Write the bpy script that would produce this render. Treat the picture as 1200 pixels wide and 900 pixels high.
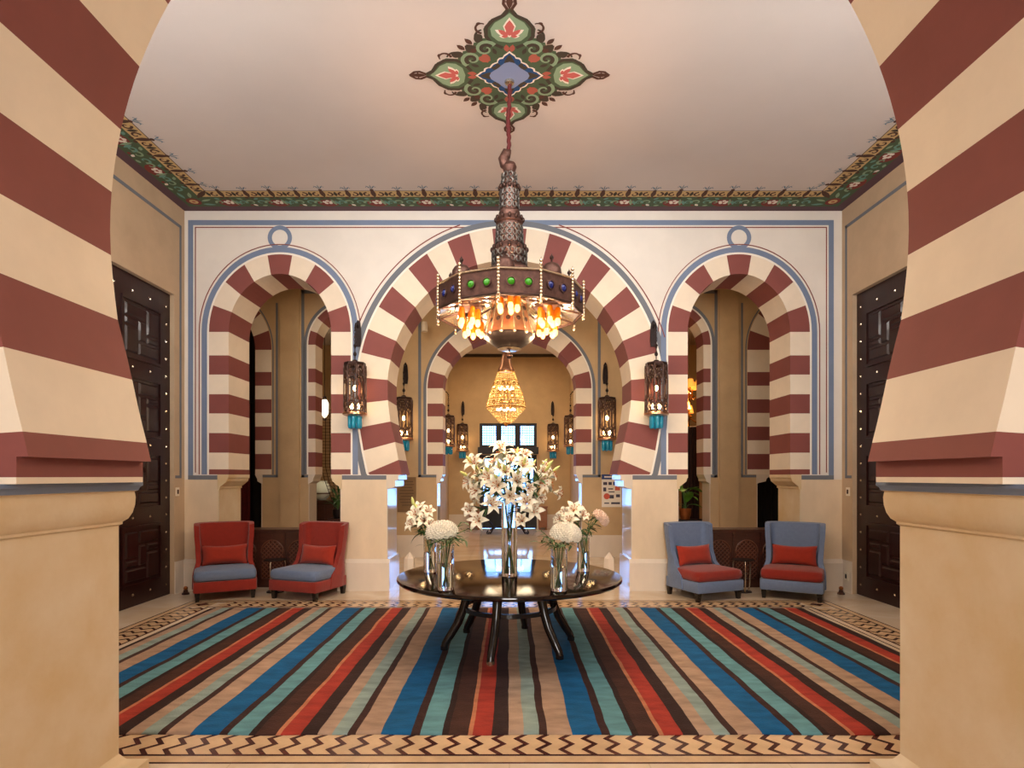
import bpy, bmesh, math, random
from mathutils import Vector, Matrix
from mathutils.geometry import tessellate_polygon

for o in list(bpy.data.objects):
    bpy.data.objects.remove(o, do_unlink=True)
scene = bpy.context.scene
COL = scene.collection
PI = math.pi
R = math.radians
rnd = random.Random(7)

# ---------------------------------------------------------------- camera, world, light, exposure
F, CX, HY, EYE = 690.0, 597.0, 558.0, 1.65      # focal length in px, vanishing point, eye height
cam = bpy.data.cameras.new('camera')
cam.sensor_width = 36.0
cam.lens = 36.0 * F / 1200.0
cam.shift_x = (600 - CX) / 1200.0
cam.shift_y = (HY - 450) / 1200.0
cam.clip_start = 0.05
cam_o = bpy.data.objects.new('camera', cam)
COL.objects.link(cam_o)
cam_o.location = (0, 0, EYE)
cam_o.rotation_euler = (R(90), 0, 0)
scene.camera = cam_o

world = bpy.data.worlds.new('sky')
scene.world = world
world.use_nodes = True
bg = world.node_tree.nodes['Background']
bg.inputs['Color'].default_value = (0.24, 0.50, 1.0, 1)
bg.inputs['Strength'].default_value = 6.5

vs = scene.view_settings
vs.view_transform = 'Standard'
vs.look = 'None'
vs.gamma = 1.0
vs.use_curve_mapping = False
vs.exposure = 0.25


def area(name, loc, rot, sx, sy, power, col):
    l = bpy.data.lights.new(name, 'AREA')
    l.shape = 'RECTANGLE'
    l.size, l.size_y = sx, sy
    l.energy = power
    l.color = col
    o = bpy.data.objects.new(name, l)
    COL.objects.link(o)
    o.location = loc
    o.rotation_euler = rot
    return o


def point(name, loc, power, col, rad=0.05):
    l = bpy.data.lights.new(name, 'POINT')
    l.energy = power
    l.color = col
    l.shadow_soft_size = rad
    o = bpy.data.objects.new(name, l)
    COL.objects.link(o)
    o.location = loc
    return o


# assumed fill light, added unseen behind the camera in the closed near hall
area('hall_fill', (0, -4.6, 3.2), (R(86), 0, 0), 2.2, 2.6, 330, (1.0, 0.97, 0.94))
# unseen fill lights, added to brighten the lobby's back wall and ceiling sides
area('lobby_fill', (0, 3.72, 5.15), (R(70), 0, 0), 7.0, 0.24, 150, (1.0, 0.95, 0.89))
for sx in (-1, 1):
    area('uplight_fill', (sx * 3.6, 3.36, 2.34), (R(150), 0, R(-25 * sx)), 0.7, 0.4, 74, (0.80, 0.89, 1.0))
# downward fill lights added under the corridor and vestibule ceilings, no fixtures modelled
for sx in (-1, 1):
    area('corridor_fill', (sx * 3.2, 10.6, 5.35), (0, 0, 0), 2.6, 0.6, 20, (1.0, 0.82, 0.60))
area('vestibule_fill', (0, 15.4, 5.3), (0, 0, 0), 1.6, 3.4, 95, (1.0, 0.78, 0.50))

# ---------------------------------------------------------------- materials


def S(r, g, b):
    def f(c):
        c /= 255.0
        return c / 12.92 if c <= 0.04045 else ((c + 0.055) / 1.055) ** 2.4
    return (f(r), f(g), f(b), 1.0)


class NT:
    def __init__(self, name):
        self.m = bpy.data.materials.new(name)
        self.m.use_nodes = True
        self.t = self.m.node_tree
        self.p = self.t.nodes['Principled BSDF']

    def n(self, kind, **kw):
        nd = self.t.nodes.new(kind)
        for k, v in kw.items():
            setattr(nd, k, v)
        return nd

    def l(self, a, b):
        self.t.links.new(a, b)


def mat(name, col, rough=0.6, metal=0.0, var=0.0, scale=4.0, bump=0.0, bscale=60.0, rand=0.0,
        spec=0.5, emit=None, estr=0.0, trans=0.0, ior=1.45, coat=0.0, sheen=0.0, stretch=None, col2=None):
    k = NT(name)
    p = k.p
    p.inputs['Base Color'].default_value = col
    p.inputs['Roughness'].default_value = rough
    p.inputs['Metallic'].default_value = metal
    p.inputs['Specular IOR Level'].default_value = spec
    p.inputs['IOR'].default_value = ior
    p.inputs['Transmission Weight'].default_value = trans
    p.inputs['Coat Weight'].default_value = coat
    p.inputs['Sheen Weight'].default_value = sheen
    if emit:
        p.inputs['Emission Color'].default_value = emit
        p.inputs['Emission Strength'].default_value = estr
    out = None
    tc = None
    if var > 0 or bump > 0:
        tc = k.n('ShaderNodeTexCoord')
        mp = k.n('ShaderNodeMapping')
        if stretch:
            mp.inputs['Scale'].default_value = stretch
        k.l(tc.outputs['Object'], mp.inputs['Vector'])
    if var > 0:
        nz = k.n('ShaderNodeTexNoise')
        nz.inputs['Scale'].default_value = scale
        nz.inputs['Detail'].default_value = 6
        nz.inputs['Roughness'].default_value = 0.6
        k.l(mp.outputs[0], nz.inputs['Vector'])
        mx = k.n('ShaderNodeMix', data_type='RGBA')
        c2 = col2 if col2 else tuple(c * (1 - var) for c in col[:3]) + (1,)
        c1 = col if col2 else tuple(min(1, c * (1 + var * 0.6)) for c in col[:3]) + (1,)
        mx.inputs[6].default_value = c1
        mx.inputs[7].default_value = c2
        mr = k.n('ShaderNodeMapRange')
        mr.inputs['From Min'].default_value = 0.32
        mr.inputs['From Max'].default_value = 0.68
        k.l(nz.outputs['Fac'], mr.inputs['Value'])
        k.l(mr.outputs[0], mx.inputs[0])
        out = mx.outputs[2]
    if rand > 0:
        oi = k.n('ShaderNodeObjectInfo')
        hs = k.n('ShaderNodeHueSaturation')
        mr2 = k.n('ShaderNodeMapRange')
        mr2.inputs['To Min'].default_value = 1 - rand
        mr2.inputs['To Max'].default_value = 1 + rand
        k.l(oi.outputs['Random'], mr2.inputs['Value'])
        k.l(mr2.outputs[0], hs.inputs['Value'])
        if out:
            k.l(out, hs.inputs['Color'])
        else:
            hs.inputs['Color'].default_value = col
        out = hs.outputs['Color']
    if out:
        k.l(out, p.inputs['Base Color'])
    if bump > 0:
        nb = k.n('ShaderNodeTexNoise')
        nb.inputs['Scale'].default_value = bscale
        nb.inputs['Detail'].default_value = 4
        k.l(mp.outputs[0], nb.inputs['Vector'])
        bp = k.n('ShaderNodeBump')
        bp.inputs['Strength'].default_value = bump
        bp.inputs['Distance'].default_value = 0.01
        k.l(nb.outputs['Fac'], bp.inputs['Height'])
        k.l(bp.outputs[0], p.inputs['Normal'])
    return k.m


MT = {}
MT['plaster_white'] = mat('plaster_white', S(228, 220, 210), 0.75, var=0.06, scale=1.6, bump=0.06, bscale=30)
MT['plaster_tan'] = mat('plaster_tan', S(194, 168, 138), 0.72, var=0.10, scale=2.2, bump=0.08, bscale=30)
MT['plaster_corr'] = mat('plaster_corr', S(196, 166, 126), 0.72, var=0.10, scale=2.0, bump=0.06, bscale=30)
MT['limestone'] = mat('limestone', S(222, 205, 178), 0.6, var=0.2, scale=1.7, bump=0.10, bscale=45, col2=S(206, 178, 134))
MT['pier_stone'] = mat('pier_stone', S(228, 206, 176), 0.55, var=0.10, scale=2.4, bump=0.07, bscale=25, stretch=(1, 1, 0.5))
MT['marble'] = mat('marble', S(226, 212, 195), 0.09, var=0.07, scale=2.5, coat=0.2, stretch=(1, 1, 0.4))
MT['ceiling'] = mat('ceiling_paint', S(206, 195, 188), 0.8, var=0.03, scale=1.2)
MT['red'] = mat('voussoir_red', S(132, 72, 66), 0.7, var=0.07, scale=3.0, bump=0.05, bscale=30, rand=0.03)
MT['cream'] = mat('voussoir_cream', S(232, 216, 194), 0.7, var=0.06, scale=3.0, bump=0.05, bscale=30, rand=0.02)
MT['blue_paint'] = mat('blue_paint', S(118, 132, 158), 0.7, var=0.05)
MT['grey_paint'] = mat('grey_paint', S(112, 116, 124), 0.7, var=0.05)
MT['red_line'] = mat('red_line', S(132, 66, 56), 0.7)
MT['white_line'] = mat('white_line', S(240, 232, 220), 0.7)
MT['purple_paint'] = mat('purple_paint', S(88, 62, 70), 0.7)
MT['door_wood'] = mat('door_wood', S(42, 16, 14), 0.34, var=0.35, scale=6, stretch=(6, 6, 0.6), coat=0.1)
MT['carving'] = mat('carved_wood', S(104, 62, 46), 0.3, var=0.2, scale=9)
MT['dark_wood'] = mat('dark_wood', S(66, 36, 28), 0.28, var=0.3, scale=8, stretch=(1, 5, 5), coat=0.2)
MT['table_wood'] = mat('table_wood', S(30, 18, 15), 0.06, var=0.35, scale=5, stretch=(1, 7, 1), coat=0.2, bump=0.03, bscale=25)
MT['leg_wood'] = mat('leg_wood', S(24, 17, 16), 0.25, var=0.2, scale=8, coat=0.3)
MT['black'] = mat('black_lacquer', S(16, 12, 12), 0.45)
MT['stud'] = mat('stud_nickel', S(205, 195, 175), 0.25, metal=1.0)
MT['red_cloth'] = mat('red_cloth', S(140, 35, 20), 0.9, var=0.10, scale=18, bump=0.25, bscale=260, sheen=0.25)
MT['red_pillow'] = mat('red_pillow', S(156, 42, 20), 0.9, var=0.10, scale=18, bump=0.25, bscale=260, sheen=0.25)
MT['blue_cloth'] = mat('blue_cloth', S(106, 122, 152), 0.9, var=0.08, scale=18, bump=0.25, bscale=260, sheen=0.2)
MT['brass'] = mat('old_brass', S(94, 66, 58), 0.48, metal=0.75, var=0.35, scale=22, bump=0.25, bscale=90)
MT['brass_dark'] = mat('dark_brass', S(66, 46, 40), 0.45, metal=0.75, var=0.4, scale=24, bump=0.3, bscale=90)
MT['pewter'] = mat('pewter', S(98, 94, 90), 0.45, metal=0.7, var=0.2, scale=20)
MT['lantern'] = mat('lantern_metal', S(98, 76, 68), 0.38, metal=0.8, var=0.3, scale=20)
MT['copper'] = mat('copper', S(200, 148, 116), 0.28, metal=0.9, var=0.2, scale=14)
MT['silver'] = mat('pale_metal', S(222, 200, 170), 0.22, metal=0.9, var=0.15, scale=14)
MT['iron'] = mat('dark_iron', S(44, 34, 32), 0.45, metal=0.7, var=0.3, scale=30)
MT['cord_red'] = mat('cord_red', S(78, 14, 14), 0.8, var=0.3, scale=40, bump=0.4, bscale=120)
MT['amber'] = mat('amber_glass', S(226, 140, 30), 0.12, trans=0.6, emit=S(255, 140, 10), estr=0.12)
MT['bulb'] = mat('lit_bulb', S(190, 120, 50), 0.3, emit=(1.0, 0.60, 0.20, 1), estr=2.6)
MT['bulb_small'] = mat('lit_lantern_bulb', S(200, 140, 70), 0.3, emit=(1.0, 0.62, 0.26, 1), estr=32.0)
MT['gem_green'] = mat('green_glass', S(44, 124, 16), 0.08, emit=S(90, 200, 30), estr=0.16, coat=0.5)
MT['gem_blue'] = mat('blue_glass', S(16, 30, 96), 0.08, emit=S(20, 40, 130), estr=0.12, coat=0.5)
MT['teal_glass'] = mat('teal_glass', S(20, 130, 160), 0.08, emit=S(10, 120, 150), estr=0.10, coat=0.6)
MT['glass'] = mat('clear_glass', (0.97, 0.99, 0.99, 1), 0.0, trans=1.0, ior=1.45)
MT['water'] = mat('water', (0.97, 0.99, 0.98, 1), 0.0, trans=1.0, ior=1.33)
MT['petal'] = mat('petal_white', S(238, 230, 206), 0.6, var=0.06, scale=20)
MT['petal_cream'] = mat('petal_cream', S(244, 236, 218), 0.7, var=0.12, scale=30)
MT['petal_pink'] = mat('petal_pink', S(232, 204, 184), 0.7, var=0.12, scale=30)
MT['bud'] = mat('bud_green', S(196, 200, 120), 0.6)
MT['anther'] = mat('anther', S(170, 90, 30), 0.8)
MT['leaf'] = mat('leaf_green', S(46, 82, 34), 0.5, var=0.25, scale=12, rand=0.15)
MT['leaf_bright'] = mat('leaf_bright', S(96, 150, 44), 0.45, var=0.3, scale=10, rand=0.15)
MT['stem'] = mat('stem_green', S(74, 110, 52), 0.5)
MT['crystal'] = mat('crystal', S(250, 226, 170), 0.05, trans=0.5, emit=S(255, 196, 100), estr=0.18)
MT['gold'] = mat('gold', S(214, 160, 82), 0.25, metal=1.0)
MT['curtain_red'] = mat('curtain_red', S(92, 14, 14), 0.85, var=0.2, scale=12)
MT['curtain_black'] = mat('curtain_black', S(14, 10, 10), 0.85)
MT['curtain_brown'] = mat('curtain_brown', S(54, 28, 18), 0.85, var=0.2, scale=12)
MT['shade'] = mat('lamp_shade', S(236, 170, 84), 0.8, emit=S(255, 160, 60), estr=0.9)
MT['lamp_white'] = mat('lit_white_lamp', S(255, 250, 235), 0.5, emit=(1.0, 0.90, 0.66, 1), estr=2.5)
MT['bowl_glass'] = mat('white_bowl', S(222, 228, 214), 0.15, coat=0.4)
MT['pot'] = mat('copper_pot', S(168, 96, 48), 0.3, metal=0.6, var=0.2, scale=9)
MT['poster'] = mat('poster_paper', S(236, 228, 216), 0.7)
MT['poster_blue'] = mat('poster_blue', S(40, 62, 120), 0.6)
MT['poster_red'] = mat('poster_red', S(206, 92, 72), 0.6)
MT['poster_ink'] = mat('poster_ink', S(70, 64, 84), 0.6)
MT['plaque'] = mat('plaque_brown', S(128, 98, 62), 0.5, var=0.12, scale=8)
MT['plaque_ink'] = mat('plaque_ink', S(92, 68, 42), 0.5)
MT['switch'] = mat('switch_white', S(228, 216, 196), 0.4)
MT['side_wood'] = mat('side_wood', S(146, 90, 52), 0.4, var=0.2, scale=8, stretch=(1, 1, 5))
MT['mosaic_dark'] = mat('mosaic_brown', S(80, 44, 40), 0.16, var=0.25, scale=9, rand=0.2)
MT['mosaic_cream'] = mat('mosaic_cream', S(208, 176, 138), 0.14, var=0.14, scale=8, rand=0.12)
MT['st_brown'] = mat('stencil_brown', S(82, 52, 40), 0.8)
MT['st_dark'] = mat('stencil_dark', S(66, 56, 44), 0.8)
MT['st_green'] = mat('stencil_green', S(136, 162, 130), 0.8)
MT['st_dgreen'] = mat('stencil_dark_green', S(74, 92, 66), 0.8)
MT['st_teal'] = mat('stencil_teal', S(104, 150, 136), 0.8)
MT['st_pink'] = mat('stencil_pink', S(196, 98, 92), 0.8)
MT['st_rose'] = mat('stencil_rose', S(170, 90, 74), 0.8)
MT['st_white'] = mat('stencil_white', S(236, 226, 214), 0.8)
MT['st_tan'] = mat('stencil_tan', S(206, 174, 120), 0.8)
MT['st_blue'] = mat('stencil_blue', S(28, 72, 122), 0.8)
MT['st_lblue'] = mat('stencil_light_blue', S(130, 144, 182), 0.8)
MT['st_sprig'] = mat('stencil_sprig', S(96, 124, 142), 0.8)
MT['st_red'] = mat('stencil_red', S(126, 52, 48), 0.8)

# polished marble floor
k = NT('floor_marble')
k.p.inputs['Roughness'].default_value = 0.07
tc = k.n('ShaderNodeTexCoord')
nz = k.n('ShaderNodeTexNoise')
nz.inputs['Scale'].default_value = 1.4
nz.inputs['Detail'].default_value = 8
nz.inputs['Distortion'].default_value = 1.2
k.l(tc.outputs['Object'], nz.inputs['Vector'])
cr = k.n('ShaderNodeValToRGB')
cr.color_ramp.elements[0].position = 0.3
cr.color_ramp.elements[0].color = S(214, 188, 156)
cr.color_ramp.elements[1].position = 0.7
cr.color_ramp.elements[1].color = S(232, 214, 192)
k.l(nz.outputs['Fac'], cr.inputs[0])
bk = k.n('ShaderNodeTexBrick')
bk.offset = 0.0
bk.inputs['Scale'].default_value = 1.0
bk.inputs['Brick Width'].default_value = 0.8
bk.inputs['Row Height'].default_value = 0.8
bk.inputs['Mortar Size'].default_value = 0.004
bk.inputs['Mortar'].default_value = (0.86, 0.84, 0.82, 1)
bk.inputs['Color1'].default_value = (1, 1, 1, 1)
bk.inputs['Color2'].default_value = (0.98, 0.98, 0.975, 1)
k.l(tc.outputs['Object'], bk.inputs['Vector'])
mx = k.n('ShaderNodeMix', data_type='RGBA', blend_type='MULTIPLY')
mx.inputs[0].default_value = 1.0
k.l(cr.outputs[0], mx.inputs[6])
k.l(bk.outputs['Color'], mx.inputs[7])
k.l(mx.outputs[2], k.p.inputs['Base Color'])
MT['floor'] = k.m

# striped rug : stripes run along Y, cut along X
RUGP = 1.216
RUG_X0 = -3.69
k = NT('striped_rug')
k.p.inputs['Roughness'].default_value = 0.85
k.p.inputs['Specular IOR Level'].default_value = 0.2
tc = k.n('ShaderNodeTexCoord')
nw = k.n('ShaderNodeTexNoise')
nw.inputs['Scale'].default_value = 1.6
nw.inputs['Detail'].default_value = 3
k.l(tc.outputs['Object'], nw.inputs['Vector'])
sp = k.n('ShaderNodeSeparateXYZ')
k.l(tc.outputs['Object'], sp.inputs[0])
m1 = k.n('ShaderNodeMath', operation='MULTIPLY_ADD')
k.l(nw.outputs['Fac'], m1.inputs[0])
m1.inputs[1].default_value = 0.045
k.l(sp.outputs['X'], m1.inputs[2])
m2 = k.n('ShaderNodeMath', operation='ADD')
k.l(m1.outputs[0], m2.inputs[0])
m2.inputs[1].default_value = 12.16 - 0.0225 - ((224.5 - 597) / 183.0)
m3 = k.n('ShaderNodeMath', operation='DIVIDE')
k.l(m2.outputs[0], m3.inputs[0])
m3.inputs[1].default_value = RUGP
m4 = k.n('ShaderNodeMath', operation='FRACT')
k.l(m3.outputs[0], m4.inputs[0])
cr = k.n('ShaderNodeValToRGB')
cr.color_ramp.interpolation = 'CONSTANT'
seq = [(0, S(24, 98, 148)), (34, S(64, 40, 36)), (45, S(106, 156, 162)), (70, S(52, 34, 30)), (78, S(76, 47, 38)),
       (101, S(202, 130, 92)), (106.5, S(176, 62, 48)), (129, S(60, 40, 36)), (148, S(186, 154, 130)),
       (166, S(150, 168, 160)), (184, S(70, 44, 38)), (193.5, S(186, 152, 126))]
el = cr.color_ramp.elements
while len(el) < len(seq):
    el.new(0.5)
for e, (p_, c_) in zip(el, seq):
    e.position = p_ / 222.5
    e.color = c_
k.l(m4.outputs[0], cr.inputs[0])
nv = k.n('ShaderNodeTexNoise')
nv.inputs['Scale'].default_value = 5.0
nv.inputs['Detail'].default_value = 6
mpv = k.n('ShaderNodeMapping')
mpv.inputs['Scale'].default_value = (1.0, 2.5, 1.0)
k.l(tc.outputs['Object'], mpv.inputs[0])
k.l(mpv.outputs[0], nv.inputs['Vector'])
mrv = k.n('ShaderNodeMapRange')
mrv.inputs['From Min'].default_value = 0.3
mrv.inputs['From Max'].default_value = 0.7
mrv.inputs['To Min'].default_value = 0.58
mrv.inputs['To Max'].default_value = 0.92
k.l(nv.outputs['Fac'], mrv.inputs[0])
hs = k.n('ShaderNodeHueSaturation')
k.l(cr.outputs[0], hs.inputs['Color'])
k.l(mrv.outputs[0], hs.inputs['Value'])
k.l(hs.outputs[0], k.p.inputs['Base Color'])
nb = k.n('ShaderNodeTexNoise')
nb.inputs['Scale'].default_value = 70
nb.inputs['Detail'].default_value = 5
k.l(tc.outputs['Object'], nb.inputs['Vector'])
bp = k.n('ShaderNodeBump')
bp.inputs['Strength'].default_value = 0.5
bp.inputs['Distance'].default_value = 0.01
k.l(nb.outputs['Fac'], bp.inputs['Height'])
k.l(bp.outputs[0], k.p.inputs['Normal'])
MT['rug'] = k.m

# thin window pane : mostly clear, slightly reflective
k = NT('window_pane')
k.t.nodes.remove(k.p)
tr = k.n('ShaderNodeBsdfTransparent')
tr.inputs[0].default_value = (0.93, 0.96, 1.0, 1)
gl = k.n('ShaderNodeBsdfGlossy')
gl.inputs['Roughness'].default_value = 0.02
mx = k.n('ShaderNodeMixShader')
mx.inputs[0].default_value = 0.06
k.l(tr.outputs[0], mx.inputs[1])
k.l(gl.outputs[0], mx.inputs[2])
k.l(mx.outputs[0], k.t.nodes['Material Output'].inputs['Surface'])
MT['pane'] = k.m


# ---------------------------------------------------------------- mesh builder
class MB:
    def __init__(self):
        self.v, self.f, self.mi = [], [], []

    def add(self, vs_, fs_, mi=0):
        b = len(self.v)
        self.v += [tuple(p) for p in vs_]
        self.f += [tuple(i + b for i in q) for q in fs_]
        self.mi += [mi] * len(fs_)
        return self

    def box(self, x0, x1, y0, y1, z0, z1, mi=0):
        return self.add([(x0, y0, z0), (x1, y0, z0), (x1, y1, z0), (x0, y1, z0),
                         (x0, y0, z1), (x1, y0, z1), (x1, y1, z1), (x0, y1, z1)],
                        [(0, 3, 2, 1), (4, 5, 6, 7), (0, 1, 5, 4), (1, 2, 6, 5), (2, 3, 7, 6), (3, 0, 4, 7)], mi)

    def prism(self, poly, a0, a1, axis='y', mi=0):
        """poly: 2-D outline; axis y: (x,z), axis x: (y,z), axis z: (x,y)"""
        n = len(poly)
        tri = tessellate_polygon([[Vector((p[0], p[1], 0)) for p in poly]])

        def pt(p, a):
            return (p[0], a, p[1]) if axis == 'y' else ((a, p[0], p[1]) if axis == 'x' else (p[0], p[1], a))
        V = [pt(p, a0) for p in poly] + [pt(p, a1) for p in poly]
        Fc = [tuple(t) for t in tri] + [tuple(i + n for i in reversed(t)) for t in tri]
        Fc += [(i, (i + 1) % n, (i + 1) % n + n, i + n) for i in range(n)]
        return self.add(V, Fc, mi)

    def lathe(self, prof, seg=24, c=(0, 0, 0), mi=0, a0=0.0, axis='z'):
        """prof: [(r,z)...]; closed at ends when r==0"""
        V, Fc = [], []
        rings = []
        for r, z in prof:
            if r <= 1e-6:
                rings.append([len(V)])
                V.append((0, 0, z))
            else:
                rings.append(list(range(len(V), len(V) + seg)))
                for i in range(seg):
                    a = a0 + 2 * PI * i / seg
                    V.append((r * math.cos(a), r * math.sin(a), z))
        for q in range(len(rings) - 1):
            A, B = rings[q], rings[q + 1]
            if len(A) == 1 and len(B) == 1:
                continue
            for i in range(seg):
                j = (i + 1) % seg
                if len(A) == 1:
                    Fc.append((A[0], B[j], B[i]))
                elif len(B) == 1:
                    Fc.append((A[i], A[j], B[0]))
                else:
                    Fc.append((A[i], A[j], B[j], B[i]))
        if axis == 'y':
            V = [(x, z, y) for x, y, z in V]
        if axis == 'x':
            V = [(z, x, y) for x, y, z in V]
        V = [(x + c[0], y + c[1], z + c[2]) for x, y, z in V]
        return self.add(V, Fc, mi)

    def tube(self, path, rad, seg=8, mi=0, closed=False, cap=True, flat=None):
        P = [Vector(p) for p in path]
        n = len(P)
        rr = rad if isinstance(rad, (list, tuple)) else [rad] * n
        V, Fc = [], []
        up = None
        for i in range(n):
            if closed:
                t = P[(i + 1) % n] - P[i - 1]
            else:
                t = P[min(i + 1, n - 1)] - P[max(i - 1, 0)]
            t.normalize()
            if up is None:
                up = Vector((0, 0, 1)) if abs(t.z) < 0.9 else Vector((1, 0, 0))
            s = t.cross(up)
            if s.length < 1e-5:
                s = t.cross(Vector((0, 1, 0)))
            s.normalize()
            u = s.cross(t).normalized()
            up = u
            for q in range(seg):
                a = 2 * PI * q / seg + PI / seg
                k1, k2 = (1, 1) if flat is None else flat
                V.append(P[i] + (s * math.cos(a) * k1 + u * math.sin(a) * k2) * rr[i])
        m = n if closed else n - 1
        for i in range(m):
            for q in range(seg):
                a, b = i * seg + q, i * seg + (q + 1) % seg
                c2, d = ((i + 1) % n) * seg + (q + 1) % seg, ((i + 1) % n) * seg + q
                Fc.append((a, b, c2, d))
        if cap and not closed:
            Fc.append(tuple(reversed(range(seg))))
            Fc.append(tuple(range((n - 1) * seg, n * seg)))
        return self.add(V, Fc, mi)

    def ball(self, c, r, seg=10, rings=6, mi=0, sz=1.0):
        prof = [(r * math.sin(PI * i / rings), -r * sz * math.cos(PI * i / rings)) for i in range(rings + 1)]
        prof[0] = (0, prof[0][1])
        prof[-1] = (0, prof[-1][1])
        return self.lathe(prof, seg, c, mi)

    def mesh(self, name, mats, smooth=None, normals=True):
        me = bpy.data.meshes.new(name)
        me.from_pydata(self.v, [], self.f)
        for m in (mats if isinstance(mats, (list, tuple)) else [mats]):
            me.materials.append(MT[m] if isinstance(m, str) else m)
        me.polygons.foreach_set('material_index', self.mi)
        if normals:
            bm = bmesh.new()
            bm.from_mesh(me)
            bmesh.ops.recalc_face_normals(bm, faces=bm.faces)
            bm.to_mesh(me)
            bm.free()
        if smooth is not None:
            me.shade_smooth()
            if smooth < 180:
                me.set_sharp_from_angle(angle=R(smooth))
        me.update()
        return me

    def build(self, name, mats, parent=None, loc=None, rot=None, smooth=None, normals=True, bevel=0.0):
        me = self.mesh(name, mats, smooth, normals)
        return put(name, me, parent, loc, rot, bevel)


def put(name, me, parent=None, loc=None, rot=None, bevel=0.0):
    o = bpy.data.objects.new(name, me)
    COL.objects.link(o)
    if parent:
        o.parent = parent
    if loc:
        o.location = loc
    if rot:
        o.rotation_euler = rot
    if bevel > 0:
        b = o.modifiers.new('bevel', 'BEVEL')
        b.width = bevel
        b.segments = 2
        b.limit_method = 'ANGLE'
    return o


def tag(o, label=None, cat=None, group=None, kind=None):
    if label:
        o['label'] = label
    if cat:
        o['category'] = cat
    if group:
        o['group'] = group
    if kind:
        o['kind'] = kind
    return o


def struct(o, label=None):
    o['kind'] = 'structure'
    if label:
        o['label'] = label
    return o


def thing(name, label, cat, loc=(0, 0, 0), rz=0.0, group=None):
    o = bpy.data.objects.new(name, None)
    o.empty_display_size = 0.1
    COL.objects.link(o)
    o.location = loc
    o.rotation_euler = (0, 0, rz)
    return tag(o, label, cat, group)


def copy_tree(o, parent=None):
    c = o.copy()
    COL.objects.link(c)
    c.parent = parent
    for ch in list(o.children):
        copy_tree(ch, c)
    return c


def wx(x, D):
    return (x - CX) * D / F


def wz(y, D):
    return EYE + (HY - y) * D / F

# ================================================================ SETTING
D0, D1 = 8.50, 9.17            # back wall of the lobby: front and rear face
E0, E1 = 12.0, 12.45           # corridor wall with the tall arches
N0, N1 = 2.28, 3.06            # near arch wall
VEND = 18.5                    # end wall of the vestibule
ZC = 5.48                      # ceiling
XL, XR = -4.69, 4.80           # lobby side walls
P = 81.18                      # px per metre on the back wall

fl = MB().box(-11, 11, -5.0, 20.0, -0.12, 0.0).build('floor', 'floor')
struct(fl, 'polished cream marble floor with inlaid mosaic border')
ce = MB().box(-11, 11, -5.0, 20.0, ZC, ZC + 0.15).build('ceiling', 'ceiling')
struct(ce, 'pale painted ceiling with stencilled vine border')


def offset(pts, d):
    out = []
    n = len(pts)
    for i in range(n):
        a, b = pts[max(i - 1, 0)], pts[min(i + 1, n - 1)]
        tx, tz = b[0] - a[0], b[1] - a[1]
        L = math.hypot(tx, tz) or 1
        out.append((pts[i][0] - tz / L * d, pts[i][1] + tx / L * d))
    return out


def ribbon(a, b, D, name, m, parent, th=0.004, cx=0.0):
    th = {'white_margin': 0.003, 'painted_line': 0.0065}.get(name, th) + (0.0013 if m == 'blue_paint' else 0.0)
    poly = [(x + cx, z) for x, z in a] + [(x + cx, z) for x, z in reversed(b)]
    return MB().prism(poly, D - th, D + 0.002, 'y').build(name, m, parent)


def ellipse_piece(a_i, b_i, a_e, b_e, zs, t0, t1, n=5):
    """left half, t measured from the crown (deg); runs from t0 (low) to t1 (high)"""
    out = []
    for k_ in range(n):
        t = R(t0 + (t1 - t0) * k_ / (n - 1))
        out.append((-a_i * math.sin(t), zs + b_i * math.cos(t), -a_e * math.sin(t), zs + b_e * math.cos(t)))
    return out


def build_arch(pieces, cols, key, keycol, cx, y0, y1, parent, proud=0.002, name='voussoir', flat_i=None):
    """pieces: left-half pieces, bottom to crown; key: crown piece (full width)"""
    half = []
    for pc, c in zip(pieces, cols):
        for s in (1, -1):
            poly = [(cx + s * p[0], p[1]) for p in pc] + [(cx + s * p[2], p[3]) for p in reversed(pc)]
            MB().prism(poly, y0 - proud, y1 + proud, 'y').build(name, c, parent)
        half += [(p[2], p[3]) for p in pc]
    poly = [(cx + p[0], p[1]) for p in key] + [(cx + p[2], p[3]) for p in reversed(key)]
    MB().prism(poly, y0 - proud, y1 + proud, 'y').build(name, keycol, parent)
    ext = half + [(p[2], p[3]) for p in key]
    seen = []
    for p in ext + [(-x, z) for x, z in reversed(half)]:
        if not seen or math.hypot(p[0] - seen[-1][0], p[1] - seen[-1][1]) > 1e-4:
            seen.append(p)
    return seen


def stilted(a_i, b_i, a_e, b_e, zs, joints, narc):
    """jamb joints (z, ascending, last == zs) then narc equal voussoirs, the middle one the key"""
    pcs = []
    for z0, z1 in zip(joints[:-1], joints[1:]):
        pcs.append([(-a_i, z0, -a_e, z0), (-a_i, z1, -a_e, z1)])
    st = 180.0 / narc
    k_ = (narc - 1) // 2
    for q in range(k_):
        pcs.append(ellipse_piece(a_i, b_i, a_e, b_e, zs, 90 - st * q, 90 - st * (q + 1)))
    key = ellipse_piece(a_i, b_i, a_e, b_e, zs, st / 2, -st / 2, 7)
    cols = []
    c = 'red'
    for q in range(len(pcs)):               # below the red key the next piece down is cream
        cols.append('cream' if q % 2 == 0 else 'red')
    cols.reverse()
    return pcs, cols, key


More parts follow.
